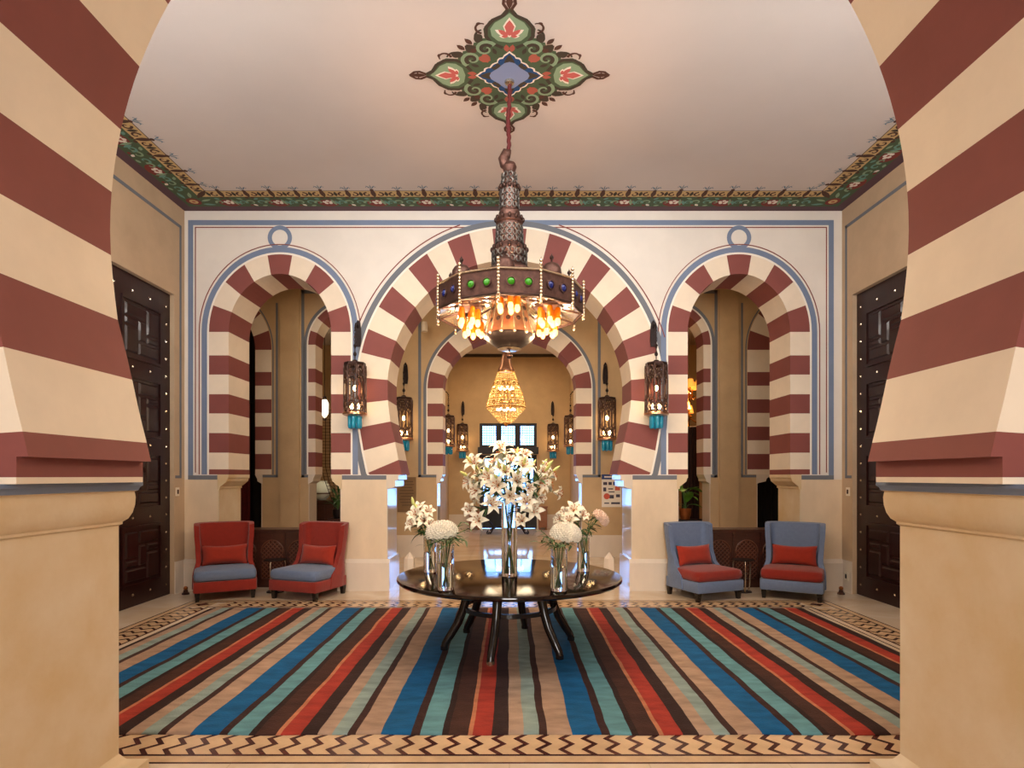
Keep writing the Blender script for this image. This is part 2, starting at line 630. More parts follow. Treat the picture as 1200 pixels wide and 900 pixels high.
def wall_with_arches(name, x0, x1, zb, zt, opens, y0, y1, m):
    """opens: [(cx, half_low, zledge, ext_pts)]"""
    poly = [(x0, zb)]
    for cx, hl, zl, ext in opens:
        poly += [(cx - hl, zb), (cx - hl, zl)]
        poly += [(cx + p[0], p[1]) for p in ext]
        poly += [(cx + hl, zl), (cx + hl, zb)]
    poly += [(x1, zb), (x1, zt), (x0, zt)]
    return MB().prism(poly, y0, y1, 'y').build(name, m)


# ---------------------------------------------------------------- lobby back wall
def bz(y):
    return EYE + (HY - y) / P


holder = bpy.data.objects.new('wall_back', None)
tmp_children_back = []
COL.objects.link(holder)
struct(holder, 'white plastered wall with three striped arches')
SIDE_CX = 269 / P
side_open = []
for cx in (-SIDE_CX, SIDE_CX):
    js = [bz(y) for y in (556, 550, 530.5, 507.5, 484.5, 462, 439, 416.5, 389)]
    pcs, cols, key = stilted(60 / P, 68 / P, 83 / P, 91 / P, bz(389), js, 9)
    ext = build_arch(pcs, cols, key, 'red', cx, D0, D1, holder)
    side_open.append((cx, 72 / P, bz(556), ext))
    ribbon(offset(ext, 0.0), offset(ext, 0.028), D0, 'white_margin', 'white_line', holder, cx=cx)
    ribbon(offset(ext, 0.028), offset(ext, 0.105), D0, 'painted_band', 'blue_paint', holder, cx=cx)
    e2 = [p for p in ext if p[1] > bz(400)]
    e3 = [p for p in ext if p[1] > bz(400) or p[0] * cx > 0]
    ribbon(offset(e3, 0.135), offset(e3, 0.147), D0, 'painted_line', 'red_line', holder, cx=cx)
    # ring above the crown
    top = max(p[1] for p in ext) + 0.24
    ring = MB()
    V, Fc = [], []
    n = 32
    for i in range(n):
        a = 2 * PI * i / n
        for r_ in (0.175, 0.115):
            for dd in (-0.0055, 0.001):
                V.append((cx + r_ * math.cos(a), D0 + dd, top + r_ * math.sin(a)))
    for i in range(n):
        b, c = i * 4, ((i + 1) % n) * 4
        Fc += [(b, c, c + 2, b + 2), (b, b + 1, c + 1, c), (b + 2, c + 2, c + 3, b + 3), (b + 1, b + 3, c + 3, c + 1)]
    ring.add(V, Fc).build('painted_ring', 'blue_paint', holder)
# main horseshoe arch
Z0 = bz(456)
ai, bi, ae, be = 143 / P, 151 / P, 178 / P, 189 / P


def lowp(q):
    return (-q[0] / P, bz(q[1]), -q[2] / P, bz(q[3]))


lowj = [(126, 556, 164, 556), (130, 539, 165.5, 554), (134, 518, 171, 528), (139.5, 494, 175.5, 501), (142.6, 469, 177.7, 473),
        (142.6, 445.3, 177.6, 442)]
pcs = [[lowp(lowj[i]), lowp([0.5 * (a + b) for a, b in zip(lowj[i], lowj[i + 1])]), lowp(lowj[i + 1])] for i in range(5)]
cols = ['red', 'cream', 'red', 'cream', 'red']
th = [85.7, 76.9, 68.1, 59.3, 50.5, 41.7, 32.9, 24.1, 15.3, 6.5]
for i in range(9):
    pcs.append(ellipse_piece(ai, bi, ae, be, Z0, th[i], th[i + 1]))
    cols.append('cream' if i % 2 == 0 else 'red')
pcs[5][0] = pcs[4][2]
key = ellipse_piece(ai, bi, ae, be, Z0, 6.5, -6.5, 5)
ext = build_arch(pcs, cols, key, 'red', 0, D0, D1, holder)
main_open = (0.0, 143.6 / P, bz(556), ext)
MAIN_EXT = ext
ribbon(offset(ext, 0.0), offset(ext, 0.030), D0, 'white_margin', 'white_line', holder)
ribbon(offset(ext, 0.030), offset(ext, 0.108), D0, 'painted_band', 'grey_paint', holder)
e3 = [p for p in ext if p[1] > bz(405)]
e3a = [p for p in e3 if p[0] < -0.65]
e3b = [p for p in e3 if p[0] > 0.65]
for e_ in (e3a, e3b):
    ribbon(offset(e_, 0.150), offset(e_, 0.164), D0, 'painted_line', 'red_line', holder)
up = wall_with_arches('upper_wall', XL - 0.3, XR + 0.3, bz(562), ZC, [side_open[0], main_open, side_open[1]], D0, D1, 'plaster_white')
up.parent = holder
# the painted panel frame
FX0, FX1, FZ0, FZ1 = -376.5 / P, 380 / P, bz(562), bz(258)
w_ = 0.072
for (a, b, c, d) in ((FX0, FX1, FZ1 - w_, FZ1), (FX0, FX0 + w_, FZ0 + .062, FZ1 - w_), (FX1 - w_, FX1, FZ0 + .062, FZ1 - w_)):
    MB().box(a, b, D0 - 0.003, D0 + 0.001, c, d).build('painted_band', 'blue_paint', holder)
for s, (a, b) in ((-1, (FX0 + 0.098, FX0 + 0.112)), (1, (FX1 - 0.112, FX1 - 0.098))):
    MB().box(a, b, D0 - 0.003, D0 + 0.001, FZ0 + 0.1, FZ1 - 0.098).build('painted_line', 'red_line', holder)
for a, b in ((FX0 + 0.112, -0.62), (0.62, FX1 - 0.112)):
    MB().box(a, b, D0 - 0.003, D0 + 0.001, FZ1 - 0.112, FZ1 - 0.098).build('painted_line', 'red_line', holder)
piers = [(XL - 0.3, -SIDE_CX - 72 / P), (-SIDE_CX + 72 / P, -143.6 / P), (143.6 / P, SIDE_CX - 72 / P), (SIDE_CX + 72 / P, XR + 0.3)]
for i, (a, b) in enumerate(piers):
    MB().box(a, b, D0, D1, 0, bz(562)).build('pier', 'pier_stone', holder)
    aa = max(a, FX0)
    bb = min(b, FX1)
    MB().box(aa, bb, D0 - 0.0045, D0 + 0.001, bz(562), bz(557)).build('painted_band', 'grey_paint', holder)
    # polished base all round the pier
    bs = MB()
    pr = 0.045
    x0, x1 = max(a - pr, XL), min(b + pr, XR)
    bs.prism([(D0 - pr, 0), (D1 + pr, 0), (D1 + pr, 0.40), (D1 + 0.01, 0.455), (D0 - 0.01, 0.455), (D0 - pr, 0.40)], x0, x1, 'x')
    bs.build('base', 'marble', holder)
# polished jamb linings and imposts
for s in (-1, 1):
    x = s * 143.6 / P
    MB().box(min(x, x - s * 0.012), max(x, x - s * 0.012), D0 - 0.006, D1 + 0.006, 0.455, bz(572)).build('jamb_lining', 'marble', holder)
    prof = [(1.775, 1.675), (1.565, 1.675), (1.60, 1.72), (1.585, 1.665), (1.62, 1.655), (1.62, 1.60), (1.65, 1.585), (1.672, 1.57), (1.672, 1.50),
            (1.715, 1.47), (1.76, 1.47), (1.775, 1.47)]
    prof = [(1.775, 1.674), (1.552, 1.674), (1.60, 1.66), (1.60, 1.60), (1.645, 1.585), (1.645, 1.50), (1.70, 1.475), (1.76, 1.46), (1.775, 1.46)]
    MB().prism([(s * px_, z) for px_, z in prof], D0 - 0.012, D1 + 0.012, 'y').build('impost', 'marble', holder)
    for sc in (-SIDE_CX, SIDE_CX):
        xj = 72 / P
        prof = [(xj + .01, 1.674), (60 / P, 1.674), (60 / P, 1.628), (xj - .135, 1.615), (xj - .125, 1.575), (xj - .06, 1.52), (xj - .03, 1.50),
                (xj - .03, 1.47), (xj + .01, 1.46)]
        MB().prism([(sc + s * px_, z) for px_, z in prof], D0 - 0.012, D1 + 0.012, 'y').build('impost', 'limestone', holder)
        xx = sc + s * xj
        MB().box(min(xx, xx - s * 0.012), max(xx, xx - s * 0.012), D0 - 0.006, D1 + 0.006, 0.455, 1.47).build('jamb_lining', 'marble' if sc * s < 0 else 'limestone', holder)

# ---------------------------------------------------------------- near arch wall
nw_ = bpy.data.objects.new('wall_front', None)
COL.objects.link(nw_)
struct(nw_, 'near wall with the big red and cream striped horseshoe arch')
Q = F / N1


def nz_(y):
    return EYE + (HY - y) / Q


far_edge = [(177, 541), (172, 519), (163, 483), (155, 445), (147, 410), (138, 375), (133, 335), (130, 299), (129, 270)]
NZ0 = nz_(270)
na, nb_ = 468 / Q, 468 / Q * 1.09
te = 0.55


def intr(y):
    for (xa, ya), (xb, yb) in zip(far_edge[:-1], far_edge[1:]):
        if yb <= y <= ya:
            return (597 - (xb + (xa - xb) * (y - yb) / (ya - yb))) / Q
    return na


def ipt(y):
    x = intr(y)
    z = nz_(y)
    # joints fan out gently below the centre
    dz = (z - NZ0) * 0.10 * min(1.0, max(0.0, (z - nz_(541)) / 0.3))
    return (-x, z, -(x + te), z + dz)


def neap(t):
    t = R(t)
    return (-na * math.sin(t), NZ0 + nb_ * math.cos(t), -(na + te) * math.sin(t), NZ0 + (nb_ + te) * math.cos(t))


def t_for_y(y):
    return math.degrees(math.acos((nz_(y) - NZ0) / nb_))


pcs, cols = [], []
yl = [541, 519, 445, 375, 299]
for i in range(4):
    ys = [yl[i] + (yl[i + 1] - yl[i]) * q / 3 for q in range(4)]
    pcs.append([ipt(y) for y in ys])
    cols.append('red' if i % 2 == 0 else 'cream')
tl = [t_for_y(270), t_for_y(225), t_for_y(152), t_for_y(78), t_for_y(5)]
pcs.append([ipt(299), ipt(284), neap(90), neap((90 + tl[1]) / 2), neap(tl[1])])
cols.append('red')
for i in range(1, 4):
    pcs.append([neap(tl[i] + (tl[i + 1] - tl[i]) * q / 4) for q in range(5)])
    cols.append('cream' if i % 2 == 1 else 'red')
t = tl[4]
nrem = 6
stp = (t - 4.2) / nrem
for i in range(nrem):
    pcs.append([neap(t - stp * (i + q / 3)) for q in range(4)])
    cols.append('red' if i % 2 == 0 else 'cream')
key = [neap(4.2 - 8.4 * q / 4) for q in range(5)]
ext = build_arch(pcs, cols, key, 'red', 0, N0, N1, nw_, proud=0.0)
o = wall_with_arches('upper_wall', -10.9, 10.9, nz_(541), ZC, [(0, -ext[0][0], nz_(541), ext)], N0, N1, 'plaster_tan')
o.parent = nw_
for s in (-1, 1):
    def lay(e, z0, z1, m, nm, xin):
        a, b = s * xin, s * 7.0
        return MB().box(min(a, b), max(a, b), N0 - e, N1 + e, z0, z1).build(nm, m, nw_)
    xt = 430 / Q
    lay(0.003, nz_(559), nz_(541), 'red', 'impost_course', xt)
    lay(0.003, nz_(565), nz_(559), 'cream', 'impost_course', xt)
    # grey cyma and cream cap, profiles wrapping three sides
    cap = [(1.955, nz_(565)), (1.952, nz_(566)), (1.952, nz_(569)), (1.962, nz_(571)), (1.968, nz_(575))]
    cap2 = [(1.968, nz_(575)), (1.980, nz_(576)), (1.976, nz_(583)), (1.978, nz_(592)), (1.986, nz_(601)), (2.0, nz_(608)), (2.018, nz_(611.5)), (2.018, nz_(614)), (2.03, nz_(616))]
    for prf, m, nm in ((cap, 'blue_paint', 'capital_moulding'), (cap2, 'limestone', 'capital')):
        mb = MB()
        V = []
        for xx, z in prf:
            e = 2.03 - xx
            V += [(s * 7.0, N0 - e, z), (s * xx, N0 - e, z), (s * xx, N1 + e, z), (s * 7.0, N1 + e, z)]
        Fc = []
        for i in range(len(prf) - 1):
            for q in range(4):
                a, b = i * 4 + q, i * 4 + (q + 1) % 4
                Fc.append((a, b, b + 4, a + 4))
        Fc += [(0, 1, 2, 3), tuple(len(V) - 4 + i for i in (3, 2, 1, 0))]
        mb.add(V, Fc).build(nm, m, nw_, smooth=40)
    lay(0.0, 0, nz_(616), 'limestone', 'pillar', 2.03)
    mb = MB()
    prf = [(1.933, 0), (1.933, 0.135), (1.985, 0.15), (2.01, 0.175), (2.031, 0.21)]
    V = []
    for xx, z in prf:
        e = 2.03 - xx
        V += [(s * 7.0, N0 - e, z), (s * xx, N0 - e, z), (s * xx, N1 + e, z), (s * 7.0, N1 + e, z)]
    Fc = []
    for i in range(len(prf) - 1):
        for q in range(4):
            a, b = i * 4 + q, i * 4 + (q + 1) % 4
            Fc.append((a, b, b + 4, a + 4))
    Fc += [(0, 3, 2, 1), tuple(len(V) - 4 + i for i in range(4))]
    mb.add(V, Fc).build('plinth', 'limestone', nw_, smooth=30)

# ---------------------------------------------------------------- side walls with tall studded doors
DY0, DY1, DZ = 5.70, 8.24, 4.19
stud_me = MB().add([(-.014, -.014, 0), (.014, -.014, 0), (.014, .014, 0), (-.014, .014, 0), (0, 0, .014)],
                   [(0, 1, 4), (1, 2, 4), (2, 3, 4), (3, 0, 4), (3, 2, 1, 0)]).mesh('stud', 'stud')


def door(idx, xw, s, label):
    """xw wall plane, s=+1 when the room lies towards +x"""
    root = bpy.data.objects.new('door_%d' % idx, None)
    COL.objects.link(root)
    root.location = (xw - s * 0.06, 0, 0)
    struct(root, label)
    W = (DY1 - DY0) / 2
    rz = 0
    for leaf in range(2):
        ya = DY0 + leaf * W + 0.004
        yb = ya + W - 0.008
        lf = MB().box(min(0, -s * .06), max(0, -s * .06), ya, yb, 0.005, DZ - 0.005).build('door_leaf', 'door_wood', root)
        zs = [0.15, 1.12, 2.06, 3.03, 3.99]
        for q in range(4):
            z0, z1 = zs[q] + 0.10, zs[q + 1] - 0.10
            y0, y1 = ya + 0.22, yb - 0.22
            hw = (y1 - y0)
            # raised outer moulding
            m = MB()
            t = 0.035
            x0, x1 = (0, s * 0.022)
            xa, xb = min(x0, x1), max(x0, x1)
            m.box(xa, xb, y0, y1, z0, z0 + t).box(xa, xb, y0, y1, z1 - t, z1).box(xa, xb, y0, y0 + t, z0 + t, z1 - t).box(xa, xb, y1 - t, y1, z0 + t, z1 - t)
            m.build('panel_moulding', 'door_wood', lf)
            # pinwheel of small raised panels
            xb2 = s * 0.016
            xa, xb = min(0, xb2), max(0, xb2)
            u0, u1, v0, v1 = y0 + 0.06, y1 - 0.06, z0 + 0.06, z1 - 0.06
            du, dv = (u1 - u0), (v1 - v0)
            g = 0.014
            if q % 2:
                cells = [(0, .62, .72, 1), (.62, 1, .45, 1), (.38, 1, 0, .28), (0, .38, 0, .55), (.38, .62, .28, .72), (0, .38, .55, .72), (.62, 1, .28, .45)]
            else:
                cells = [(.38, 1, .72, 1), (0, .38, .45, 1), (0, .62, 0, .28), (.62, 1, 0, .55), (.38, .62, .28, .72), (.62, 1, .55, .72), (0, .38, .28, .45)]
            for (a, b, c, d) in cells:
                p = MB()
                ba, bb, bc, bd = u0 + du * a + g, u0 + du * b - g, v0 + dv * c + g, v0 + dv * d - g
                h = s * 0.02
                e = 0.02
                p.add([(0, ba, bc), (0, bb, bc), (0, bb, bd), (0, ba, bd), (h, ba + e, bc + e), (h, bb - e, bc + e), (h, bb - e, bd - e), (h, ba + e, bd - e)],
                      [(0, 1, 5, 4), (1, 2, 6, 5), (2, 3, 7, 6), (3, 0, 4, 7), (4, 5, 6, 7), (3, 2, 1, 0)])
                p.build('panel', 'door_wood', lf)
        pos = []
        for z in zs:
            for q in range(4):
                pos.append((ya + 0.09 + (W - 0.188) * q / 3, z))
        for q in range(4):
            for r_ in range(1, 4):
                z = zs[q] + (zs[q + 1] - zs[q]) * r_ / 4
                pos.append((ya + 0.09, z))
                pos.append((yb - 0.09, z))
        for (y, z) in pos:
            put('stud', stud_me, lf, (s * 0.0005, y, z), (0, R(90) * s, 0))


for nm, xw, s in (('wall_left', XL, 1), ('wall_right', XR, -1)):
    wl = MB().prism([(N1, 0), (DY0, 0), (DY0, DZ), (DY1, DZ), (DY1, 0), (D0, 0), (D0, ZC), (N1, ZC)], xw, xw - s * 0.4, 'x').build(nm, 'plaster_tan')
    struct(wl, 'tan plastered side wall with tall studded door')
    xa, xb = sorted((xw - 0.001 * s, xw + 0.004 * s))
    yv = 8.37
    for (y0, y1, z0, z1) in ((yv, yv + 0.045, 1.66, ZC - 0.26), (N1 + .2, yv + 0.045, ZC - 0.30, ZC - 0.255), (DY1 + .02, yv + .045, 1.62, 1.66)):
        MB().box(xa, xb, y0, y1, z0, z1).build('painted_band', 'grey_paint', wl)
    xa, xb = sorted((xw + 0.0 * s, xw + 0.012 * s))
    MB().box(xa, xb, DY1 + 0.003, D0 - 0.046, 0, 0.45).build('base', 'marble', wl)
door(1, XL, 1, 'tall dark wooden double door with studs and carved panels in the left wall')
door(2, XR, -1, 'tall dark wooden double door with studs and carved panels in the right wall')

# ---------------------------------------------------------------- corridor wall with tall arches
G = F / E0


def ez(y):
    return EYE + (HY - y) / G


cw = bpy.data.objects.new('wall_corridor', None)
COL.objects.link(cw)
struct(cw, 'tan wall of the corridor behind with striped arches')
opens = []
jc = [ez(y) for y in (556, 546, 532, 518.5, 503, 488, 473, 455)]
pcs, cols, key = stilted(78 / G, 62 / G, 96 / G, 83 / G, ez(455), jc, 13)
ext = build_arch(pcs, cols, key, 'red', 0, E0, E1, cw)
mid = (0.0, 85 / G, ez(556), ext)
ribbon(offset(ext, 0.0), offset(ext, 0.025), E0, 'white_margin', 'white_line', cw)
ribbon(offset(ext, 0.025), offset(ext, 0.085), E0, 'painted_band', 'grey_paint', cw)
# square frame round the middle arch
for s in (-1, 1):
    a, b = sorted((s * 1.80, s * 1.86))
    MB().box(a, b, E0 - 0.004, E0 + .001, ez(559), ZC - 0.2).build('painted_band', 'grey_paint', cw)
    a, b = sorted((s * 1.48, s * 1.86))
    MB().box(a, b, E0 - 0.004, E0 + .001, ez(559.5), ez(556.5)).build('painted_band', 'grey_paint', cw)
others = {}
for s in (-1, 1):
    # narrow arch in line with the side arch
    jb = [ez(y) for y in (556, 547, 530, 514, 497, 481, 464, 448, 432, 404)]
    pcs, cols, key = stilted(0.655, 0.70, 0.80, 0.845, ez(404), jb, 9)
    cx = s * 3.30
    ext = build_arch(pcs, cols, key, 'red', cx, E0, E1, cw)
    others[s] = (cx, 0.79, ez(556), ext)
    ribbon(offset(ext, 0.0), offset(ext, 0.03), E0, 'white_margin', 'white_line', cw, cx=cx)
    ribbon(offset(ext, 0.03), offset(ext, 0.09), E0, 'painted_band', 'grey_paint', cw, cx=cx)
    a, b = sorted((s * 4.18, s * 4.24))
    MB().box(a, b, E0 - 0.004, E0 + .001, ez(559.5), ez(340)).build('painted_band', 'grey_paint', cw)
    a, b = sorted((s * 2.36, s * 4.24))
    MB().box(a, b, E0 - 0.004, E0 + .001, ez(344), ez(340)).build('painted_band', 'grey_paint', cw)
    for (p0, p1) in ((s * 4.08, s * 4.24), (s * 2.36, s * 2.52)):
        a, b = sorted((p0, p1))
        MB().box(a, b, E0 - 0.004, E0 + .001, ez(559.5), ez(556.5)).build('painted_band', 'grey_paint', cw)
    # outer arch further along the corridor
    jd = [ez(y) for y in (556, 550, 532, 516, 500, 484, 468, 452, 436, 410)]
    pcs, cols, key = stilted(0.62 if s < 0 else 0.48, 0.80 if s < 0 else .68, 0.95, 1.15, ez(410), jd, 9)
    cx2 = s * 5.80
    ext = build_arch(pcs, cols, key, 'red', cx2, E0, E1, cw)
    others[2 * s] = (cx2, 0.76, ez(556), ext)
    ribbon(offset(ext, 0.02), offset(ext, 0.045), E0, 'painted_band', 'grey_paint', cw, cx=cx2)
    a, b = sorted((s * 4.72, s * 4.76))
    MB().box(a, b, E0 - 0.004, E0 + .001, ez(559), ZC - .3).build('painted_band', 'grey_paint', cw)
    a, b = sorted((s * 4.72, s * 5.05))
    MB().box(a, b, E0 - 0.004, E0 + .001, ez(559.5), ez(556.5)).build('painted_band', 'grey_paint', cw)
    # shallow pilaster between the two
    a, b = sorted((s * 4.27, s * 4.66))
    MB().box(a, b, E0 - 0.05, E0 + 0.01, 0, ZC).build('pilaster', 'plaster_corr', cw)
wall = wall_with_arches('upper_wall', -10.9, 10.9, ez(560), ZC, [others[-2], others[-1], mid, others[1], others[2]], E0, E1, 'plaster_corr')
wall.parent = cw
xs = [-10.9]
for op in (others[-2], others[-1], mid, others[1], others[2]):
    xs += [op[0] - op[1], op[0] + op[1]]
xs.append(10.9)
for i in range(0, len(xs), 2):
    MB().box(xs[i], xs[i + 1], E0, E1, 0, ez(560)).build('pier', 'plaster_corr', cw)
    for yy in (E0 - 0.02, E1):
        MB().box(max(xs[i], -10.9), min(xs[i + 1], 10.9), yy, yy + 0.02, 0, 0.45).build('base', 'marble', cw)
for op, hi in ((others[-2], .62), (others[-1], .655), (mid, 78 / G), (others[1], .655), (others[2], .48)):
    for s in (-1, 1):
        hl = op[1]
        cx = op[0]
        x = cx + s * hl
        MB().box(*sorted((x, x - s * 0.012)), E0 - 0.006, E1 + 0.006, 0.0, ez(566)).build('jamb_lining', 'marble', cw)
        d_ = hl - hi
        prof = [(hl + .01, ez(556)), (hi, ez(556)), (hi + d_ * .1, ez(558)), (hi + d_ * .3, ez(561)), (hi + d_ * .35, ez(564)), (hl - .03, ez(566)), (hl + .01, ez(567.5))]
        MB().prism([(cx + s * a, z) for a, z in prof], E0 - 0.012, E1 + 0.012, 'y').build('impost', 'marble', cw)

# corridor ends, vestibule, side rooms
VX = 1.90
for s, nm in ((-1, 'wall_corridor_left'), (1, 'wall_corridor_right')):
    a, b = sorted((s * 8.2, s * 8.4))
    struct(MB().box(a, b, D1, 17.4, 0, ZC).build(nm, 'plaster_corr'), 'tan plastered end wall of the corridor')
for s, nm in ((-1, 'wall_vestibule_left'), (1, 'wall_vestibule_right')):
    a, b = sorted((s * VX, s * (VX + 0.3)))
    o = struct(MB().box(a, b, E1, VEND, 0, ZC).build(nm, 'plaster_corr'), 'tan plastered side wall of the vestibule')
    # striped blind pilaster just behind the arch
    a, b = sorted((s * (VX + .0005), s * (VX - 0.07)))
    n = 12
    for q in range(n):
        z0 = 1.67 + q * 0.262
        MB().box(a, b, E1 + 0.7, E1 + 1.15, z0, z0 + 0.262).build('voussoir', 'red' if q % 2 == 0 else 'cream', o)
for s, nm in ((-1, 'wall_room_left'), (1, 'wall_room_right')):
    a, b = sorted((s * (VX + .3), s * 8.2))
    struct(MB().box(a, b, 17.2, 17.4, 0, ZC).build(nm, 'plaster_corr'), 'tan plastered rear wall of the side room')
# lobby outer shell closing the corridor towards the lobby, and the near hall
for s, nm in ((-1, 'wall_outer_left'), (1, 'wall_outer_right')):
    a, b = sorted((s * 5.0, s * 10.9))
    struct(MB().box(a, b, D0 + .2, D1, 0, ZC).build(nm, 'plaster_corr'), 'tan plastered wall of the corridor')
for s, nm in ((-1, 'wall_hall_left'), (1, 'wall_hall_right')):
    a, b = sorted((s * 6.5, s * 6.8))
    struct(MB().box(a, b, -4.8, N0, 0, ZC).build(nm, 'plaster_tan'), 'tan plastered side wall of the near hall')
struct(MB().box(-6.8, 6.8, -5.0, -4.8, 0, ZC).build('wall_hall_rear', 'plaster_tan'), 'tan plastered rear wall of the near hall')

# end wall with the glazed door and the lattice window above it
V_ = F / VEND


def vz(y):
    return EYE + (HY - y) / V_


dx0, dx1 = wx(562, VEND), wx(629, VEND)
wx0, wx1 = wx(564, VEND), wx(627, VEND)
dzt, wz0, wz1 = vz(533), vz(524), vz(496)
ew = MB()
ew.box(-VX - .3, dx0, VEND, VEND + 0.3, 0, ZC).box(dx1, VX + .3, VEND, VEND + .3, 0, ZC)
ew.box(dx0, dx1, VEND, VEND + .3, dzt, wz0).box(dx0, dx1, VEND, VEND + .3, wz1, ZC)
ewo = struct(ew.build('wall_end', 'plaster_corr'), 'tan plastered end wall of the vestibule')
MB().box(-VX, dx0, VEND - .02, VEND, 0, .45).build('base', 'marble', ewo)
MB().box(dx1, VX, VEND - .02, VEND, 0, .45).build('base', 'marble', ewo)
MB().box(-VX, VX, VEND - .05, VEND, ZC - .09, ZC).build('cornice', 'st_dark', ewo)
w1 = bpy.data.objects.new('window_1', None)
COL.objects.link(w1)
w1.location = (0.5 * (dx0 + dx1), VEND + 0.03, wz0)
struct(w1, 'dark wooden window with three latticed panes above the bright door')
hw, hh = (dx1 - dx0) / 2, wz1 - wz0
fr = MB()
fr.box(-hw, hw, 0, .1, 0, .07).box(-hw, hw, 0, .1, hh - .08, hh)
third = 2 * hw / 3
for xx in (-hw, hw - .09):
    fr.box(xx, xx + .09, 0, .1, .07, hh - .08)
for xx in (-third / 2, third / 2):
    fr.box(xx - .09, xx + .09, 0, .1, .07, hh - .08)
fr.box(-hw - .05, hw + .05, -.12, .1, -.22, 0)
fr.build('window_frame', 'black', w1)
for q in (-1, 0, 1):
    x0, x1 = max(q * third - third / 2 + .09, -hw + .09), min(q * third + third / 2 - .09, hw - .09)
    pane = MB().box(x0, x1, .05, .056, .07, hh - .08).build('pane', 'pane', w1)
    la = MB()
    for i in range(1, 6):
        xx = x0 + (x1 - x0) * i / 6
        la.box(xx - .007, xx + .007, .03, .045, .07, hh - .08)
    for i in range(1, 8):
        zz = .07 + (hh - .15) * i / 8
        la.box(x0, x1, .03, .045, zz - .007, zz + .007)
    la.build('lattice', 'black', pane)
d3 = bpy.data.objects.new('door_3', None)
COL.objects.link(d3)
d3.location = (0.5 * (dx0 + dx1), VEND + .04, 0)
struct(d3, 'glazed double door with bright daylight behind it')
fr = MB()
fr.box(-hw, -hw + .05, 0, .1, 0, dzt).box(hw - .05, hw, 0, .1, 0, dzt).box(-hw, hw, 0, .1, dzt - .05, dzt)
fr.build('door_frame', 'black', d3)
for s in (-1, 1):
    a, b = sorted((s * .02, s * (hw - .05)))
    lf = MB().box(a, b, .02, .08, 0.01, .72).box(a, a + .06, .02, .08, .72, dzt - .05).box(b - .06, b, .02, .08, .72, dzt - .05)
    lf.box(a, b, .02, .08, dzt - .12, dzt - .05)
    lo = lf.build('door_leaf', 'black', d3)
    MB().box(a + .06, b - .06, .045, .052, .72, dzt - .12).build('pane', 'pane', lo)
    # curved iron bars
    g = MB()
    cx = (a + b) / 2
    wq = (b - a) / 2 - .06
    g.tube([(cx - wq * math.cos(PI * t / 14), .06, .74 + 0.95 * math.sin(PI * t / 14)) for t in range(15)], .022, 6)
    g.tube([(cx, .06, .72), (cx, .06, dzt - .12)], .015, 6)
    g.build('grille', 'black', lo)
for nm, cx_, cz, sx_, sz_ in (('door_portal', d3.location.x, 1.2, 2 * hw, 2.3), ('window_portal', d3.location.x, (wz0 + wz1) / 2, 2 * hw, hh)):
    po = area(nm, (cx_, VEND + .32, cz), (R(90), 0, R(0)), sx_, sz_, 1.0, (1, 1, 1))
    po.rotation_euler = (R(-90), 0, 0)
    po.data.cycles.is_portal = True
struct(MB().box(-9, 9, 20.0, 26.0, -.2, -.05).build('ground_outside', 'limestone'), 'pale paving outside the door')

# ================================================================ FLOOR INLAY
BW = 0.29                                   # width of the chevron band
IX, IY0, IY1 = 3.80, 3.77, 7.42             # inner rectangle of the band
us = [0.072, 0.0, 0.062, -0.012, 0.05]      # zigzag centre line, inner to outer edge
PER = 0.1405


def zig(u0, u1, z):
    pts = []
    for i in range(5):
        pts.append((us[i] + u0, BW * (1 - i / 4.0)))
    for i in range(4, -1, -1):
        pts.append((us[i] + u1, BW * (1 - i / 4.0)))
    return MB().prism(pts, 0.0, z, 'z')


dark_me = zig(0.0, 0.038, 0.0022).mesh('zigzag_tile', 'mosaic_dark')
cream_me = zig(0.0395, PER - 0.0015, 0.0018).mesh('chevron_tile', 'mosaic_cream')
hw_ = BW / 2


def lay_band(x0, y0, ang, n):
    c, s_ = math.cos(ang), math.sin(ang)
    for i in range(n):
        u = i * PER
        for me, nm in ((dark_me, 'zigzag_tile'), (cream_me, 'chevron_tile')):
            put(nm, me, fl, (x0 + c * u, y0 + s_ * u, 0.0003), (0, 0, ang))


nlong = int((2 * IX - 0.06) / PER)
nshort = int((IY1 - IY0 - 0.02) / PER)
lay_band(-IX + .03, IY0 - BW, 0, nlong)
lay_band(IX - .03, IY1 + BW, PI, nlong)
lay_band(IX + BW, IY0 + .03, PI / 2, nshort)
lay_band(-IX - BW, IY1 - .03, -PI / 2, nshort)
for (sx_, sy_) in ((-1, 0), (1, 0), (-1, 1), (1, 1)):
    xa, xb = sorted((sx_ * IX, sx_ * (IX + BW)))
    ya, yb = (IY0 - BW, IY0) if sy_ == 0 else (IY1, IY1 + BW)
    MB().box(xa + .01, xb - .01, ya + .01, yb - .01, 0.0003, 0.002).build('corner_tile', 'mosaic_cream', fl)
    xm, ym = (xa + xb) / 2, (ya + yb) / 2
    MB().prism([(xm - .09, ym), (xm, ym - .09), (xm + .09, ym), (xm, ym + .09)], .0003, .0028, 'z').build('corner_diamond', 'mosaic_dark', fl)
for e, w2 in ((0.0, 0.016), (BW + .0, 0.016), (BW + 0.095, 0.012), (-0.085, 0.010)):
    x_, ya, yb = IX + e, IY0 - e, IY1 + e
    for (a, b, c, d) in ((-x_ - w2 / 2, x_ + w2 / 2, ya - w2 / 2, ya + w2 / 2), (-x_ - w2 / 2, x_ + w2 / 2, yb - w2 / 2, yb + w2 / 2),
                         (-x_ - w2 / 2, -x_ + w2 / 2, ya + w2 / 2, yb - w2 / 2), (x_ - w2 / 2, x_ + w2 / 2, ya + w2 / 2, yb - w2 / 2)):
        MB().box(a, b, c, d, .0003, .003).build('inlay_line', 'mosaic_dark', fl)
